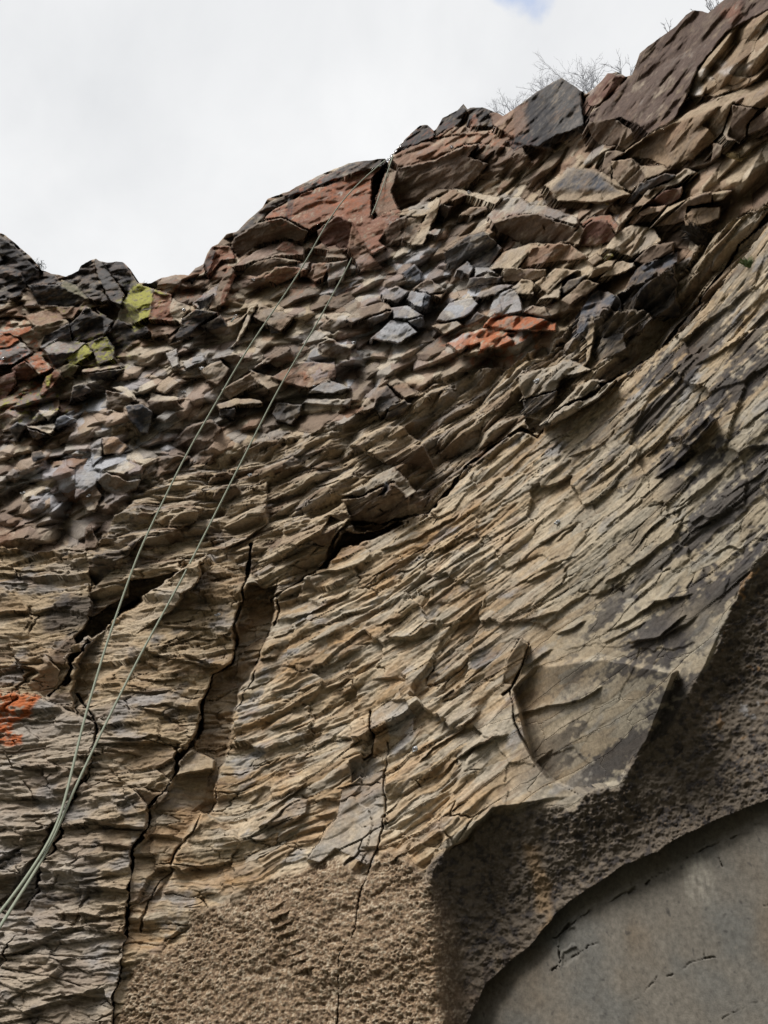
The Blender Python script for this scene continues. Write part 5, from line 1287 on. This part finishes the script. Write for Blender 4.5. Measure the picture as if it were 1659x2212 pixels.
def shrub(u, v, dist, height, spread, seed, label, stems=6, depth=4, thick=.007, name='bare_shrub', m=None, lean=(0, 0)):
    rg = random.Random(seed); base = at(u, v, dist)
    o = empty(name, base, label=label, category='shrub', group='bare shrubs along the rim')
    right = Vector((1, 0, 0)); up = Vector((0, -math.sin(PITCH) * .4, 1)).normalized(); fw = Vector((0, 1, 0))
    for k in range(stems):
        tb = Tube()
        def grow(p, d, ln, r, lev):
            pts = [p]; cur = p.copy(); dd = d.copy()
            for i in range(4):
                dd = (dd + Vector((rg.uniform(-.22, .22), rg.uniform(-.2, .2), rg.uniform(-.12, .2)))).normalized()
                cur = cur + dd * ln / 4; pts.append(cur.copy())
            tb.add(pts, [r, r * .9, r * .8, r * .7, r * .55], 4)
            if lev == 0: return
            for i in range(rg.choice((2, 3, 3))):
                q = pts[rg.choice((2, 3, 4))]
                nd = (dd + Vector((rg.uniform(-1, 1), rg.uniform(-.7, .7), rg.uniform(-.4, .75))) * .85).normalized()
                grow(q, nd, ln * rg.uniform(.5, .8), r * .62, lev - 1)
        a = (k + .5) / stems * 2 - 1 + rg.uniform(-.2, .2)
        d0 = (up + right * (a * spread + lean[0]) + fw * rg.uniform(-.3, .3)).normalized()
        grow(base + right * a * .12 * height, d0, height * rg.uniform(.38, .55), thick, depth - 1)
        link('branch', tb.mesh('branch', m or M_TWIG, base), o)
    return o
def rim_at(u): return float(np.interp(u, _sk[:, 0], _sk[:, 1]))
def rim_dist(u):
    i = int(np.argmin(np.abs(gu - u))); return float(np.linalg.norm(P3[-1, i]))
shrub(1108, 262, rim_dist(1100) + .7, .50, .9, 3, 'pale bare shrub on the left slope of the dark pointed boulder', 9, 5, .006, lean=(-.25, 0))
shrub(1190, 215, rim_dist(1190) + .8, .48, .8, 5, 'thin bare shrub showing over the left shoulder of the dark pointed boulder', 8, 5, .005)
shrub(1268, 222, rim_dist(1260) + .8, .66, .9, 8, 'largest bare shrub filling the gap right of the dark pointed boulder', 13, 5, .006)
shrub(1352, 180, rim_dist(1350) + .7, .42, .6, 9, 'small bare shrub in the notch under the big brown crag', 4, 4, .005)
shrub(1446, 72, rim_dist(1446) + .1, .22, .25, 12, 'single thin bare stem on the steep rim of the big brown crag', 2, 3, .004)
shrub(1428, 86, rim_dist(1428) + .1, .07, .3, 14, 'tiny bare twig on the lower rim of the big brown crag', 2, 2, .003)
shrub(1540, 24, rim_dist(1540) + .2, .17, .9, 15, 'tufty bare shrub at the top right end of the skyline', 6, 4, .004)
shrub(1498, 25, rim_dist(1498) + .1, .06, .5, 16, 'tiny dry stem on the rounded top of the big brown crag', 2, 2, .003)
shrub(312, 616, rim_dist(312) + .1, .10, .4, 17, 'dry stem in the lowest dip of the skyline', 2, 2, .003, m=M_DRY)
shrub(424, 585, rim_dist(424) + .1, .10, .4, 18, 'dry stem on the skyline left of the small rust red lump', 2, 2, .003, m=M_DRY)

def tuft(u, v, h, n, seed, m, label, cat, name, spread=.8, blade=.006, off=.02, group=None, curl=.5):
    rg = random.Random(seed); p, nrm = surf(u, v)
    tb = Tube()
    for k in range(n):
        a = rg.uniform(0, 6.283); rr = rg.uniform(0, 1) ** .5 * h * .35
        b = p + Vector((math.cos(a) * rr, 0, math.sin(a) * rr * .6)) + nrm * rg.uniform(-off, off)
        d = (nrm * rg.uniform(.2, .9) + Vector((0, 0, rg.uniform(.2, 1))) + Vector((rg.uniform(-1, 1), 0, rg.uniform(-.3, .3))) * spread).normalized()
        s = d.cross(nrm).normalized() * blade * rg.uniform(.6, 1.2)
        t1 = b + d * h * rg.uniform(.4, .6); t2 = t1 + (d + Vector((rg.uniform(-1, 1), 0, -curl * rg.uniform(0, 1.4)))).normalized() * h * rg.uniform(.2, .5)
        tb.tri(b - s, b + s, t1 + s * .6); tb.tri(b - s, t1 + s * .6, t1 - s * .6); tb.tri(t1 - s * .6, t1 + s * .6, t2)
    pr = dict(label=label, category=cat)
    if group: pr['group'] = group
    o = link(name, tb.mesh(name, m, p, False), None, **pr); o.location = p
    return o
tuft(1519, 520, .17, 700, 21, M_DEAD, 'dark dead cushion bush on the right above the black rugged rock', 'bush', 'dead_bush', 1.2, .008, .06, curl=.3)
tuft(1540, 500, .10, 250, 22, M_DRY, 'small brown bush touching the right side of the dark dead bush', 'bush', 'dead_bush', 1.2, .006, .04)
tuft(1620, 575, .09, 120, 23, M_GREEN, 'green grass tuft on the tan wall near the right edge', 'grass tuft', 'grass_tuft', .9, .003, .01)
tuft(1315, 440, .10, 150, 24, M_STRAW, 'straw yellow grass tuft on the ledge under the stained slab', 'grass tuft', 'grass_tuft', .7, .003, .02)
tuft(1335, 462, .09, 160, 25, M_DRY, 'brown dry plant below the straw yellow grass tuft', 'grass tuft', 'grass_tuft', 1.0, .004, .03)
tuft(1595, 343, .08, 150, 26, M_STRAW, 'pale straw grass strip on a ledge near the right edge', 'grass tuft', 'grass_tuft', 1.1, .003, .03)
tuft(1615, 333, .06, 100, 27, M_STRAW, 'small pale straw tuft at the right end of the grass strip', 'grass tuft', 'grass_tuft', 1.1, .003, .02)
tuft(1262, 288, .10, 200, 28, M_DEAD, 'rusty brown dead plant in the cleft right of the dark pointed boulder', 'plant', 'dead_plant', 1.0, .005, .03)
tuft(1470, 1478, .05, 0 + 60, 29, M_DEAD, 'dark moss cushion on the upper edge of the rough black band', 'moss', 'moss_cushion', 1.2, .003, .01)
tuft(1345, 1275, .035, 60, 30, M_DEAD, 'small dark moss cushion on the olive grey wall', 'moss', 'moss_cushion', 1.2, .003, .01)
tuft(695, 800, .02, 20, 31, M_DRY, 'wisp of dry grass on the grey rubble in mid face', 'grass tuft', 'grass_tuft', 1.2, .002, .01)

# little conifer on the left skyline
rg = random.Random(77)
cb_ = at(74, 588, rim_dist(78) + .15)
con = empty('conifer_bush', cb_, label='small dark conifer bush on the left skyline', category='bush')
tb = Tube(); tb.add([cb_, cb_ + Vector((.02, 0, .10)), cb_ + Vector((.05, 0, .2))], [.008, .006, .003], 5)
link('stem', tb.mesh('stem', M_DRY, cb_), con)
tb = Tube()
for k in range(420):
    t_ = rg.random(); c = cb_ + Vector((.04 * t_ + rg.gauss(0, .05), rg.gauss(0, .05), .03 + .16 * t_ + rg.gauss(0, .02)))
    d = Vector((rg.uniform(-1, 1), rg.uniform(-1, 1), rg.uniform(-.2, 1))).normalized(); e = d.orthogonal().normalized() * .004
    tb.tri(c - e, c + e, c + d * rg.uniform(.025, .05))
link('foliage', tb.mesh('foliage', M_CONIF, cb_, False), con)

# dead branch poking in from the left edge
TD = min(surf(u_, v_)[0].length for u_ in range(0, 120, 6) for v_ in (1610, 1625, 1645)) - 3.80
tw0 = at(-40, 1626, 3.6 + TD)
tw = empty('dead_branch', tw0, label='thin dead branch reaching in from the left edge over the orange stained rock', category='branch')
tb = Tube()
pts = [at(u, v, d + TD) for u, v, d in ((-60, 1622, 3.55), (0, 1624, 3.6), (30, 1625, 3.62), (60, 1622, 3.64), (85, 1618, 3.66), (108, 1614, 3.68))]
tb.add(pts, [.012, .011, .010, .009, .008, .005], 6)
M_BRANCH = mat('dead_bark', (.11, .078, .05), .9, 0, .4, 60)
link('stem', tb.mesh('stem', M_BRANCH, tw0), tw)
for us in ([(10, 1625, 3.6), (18, 1640, 3.6), (24, 1652, 3.62), (27, 1657, 3.62)], [(38, 1624, 3.62), (44, 1618, 3.63), (50, 1612, 3.64)], [(88, 1617, 3.66), (98, 1620, 3.67)], [(4, 1624, 3.6), (12, 1618, 3.6)]):
    tb = Tube(); tb.add([at(q[0], q[1], q[2] + TD) for q in us], [.006] * (len(us) - 1) + [.0035], 5)
    link('twig', tb.mesh('twig', M_BRANCH, tw0), tw)
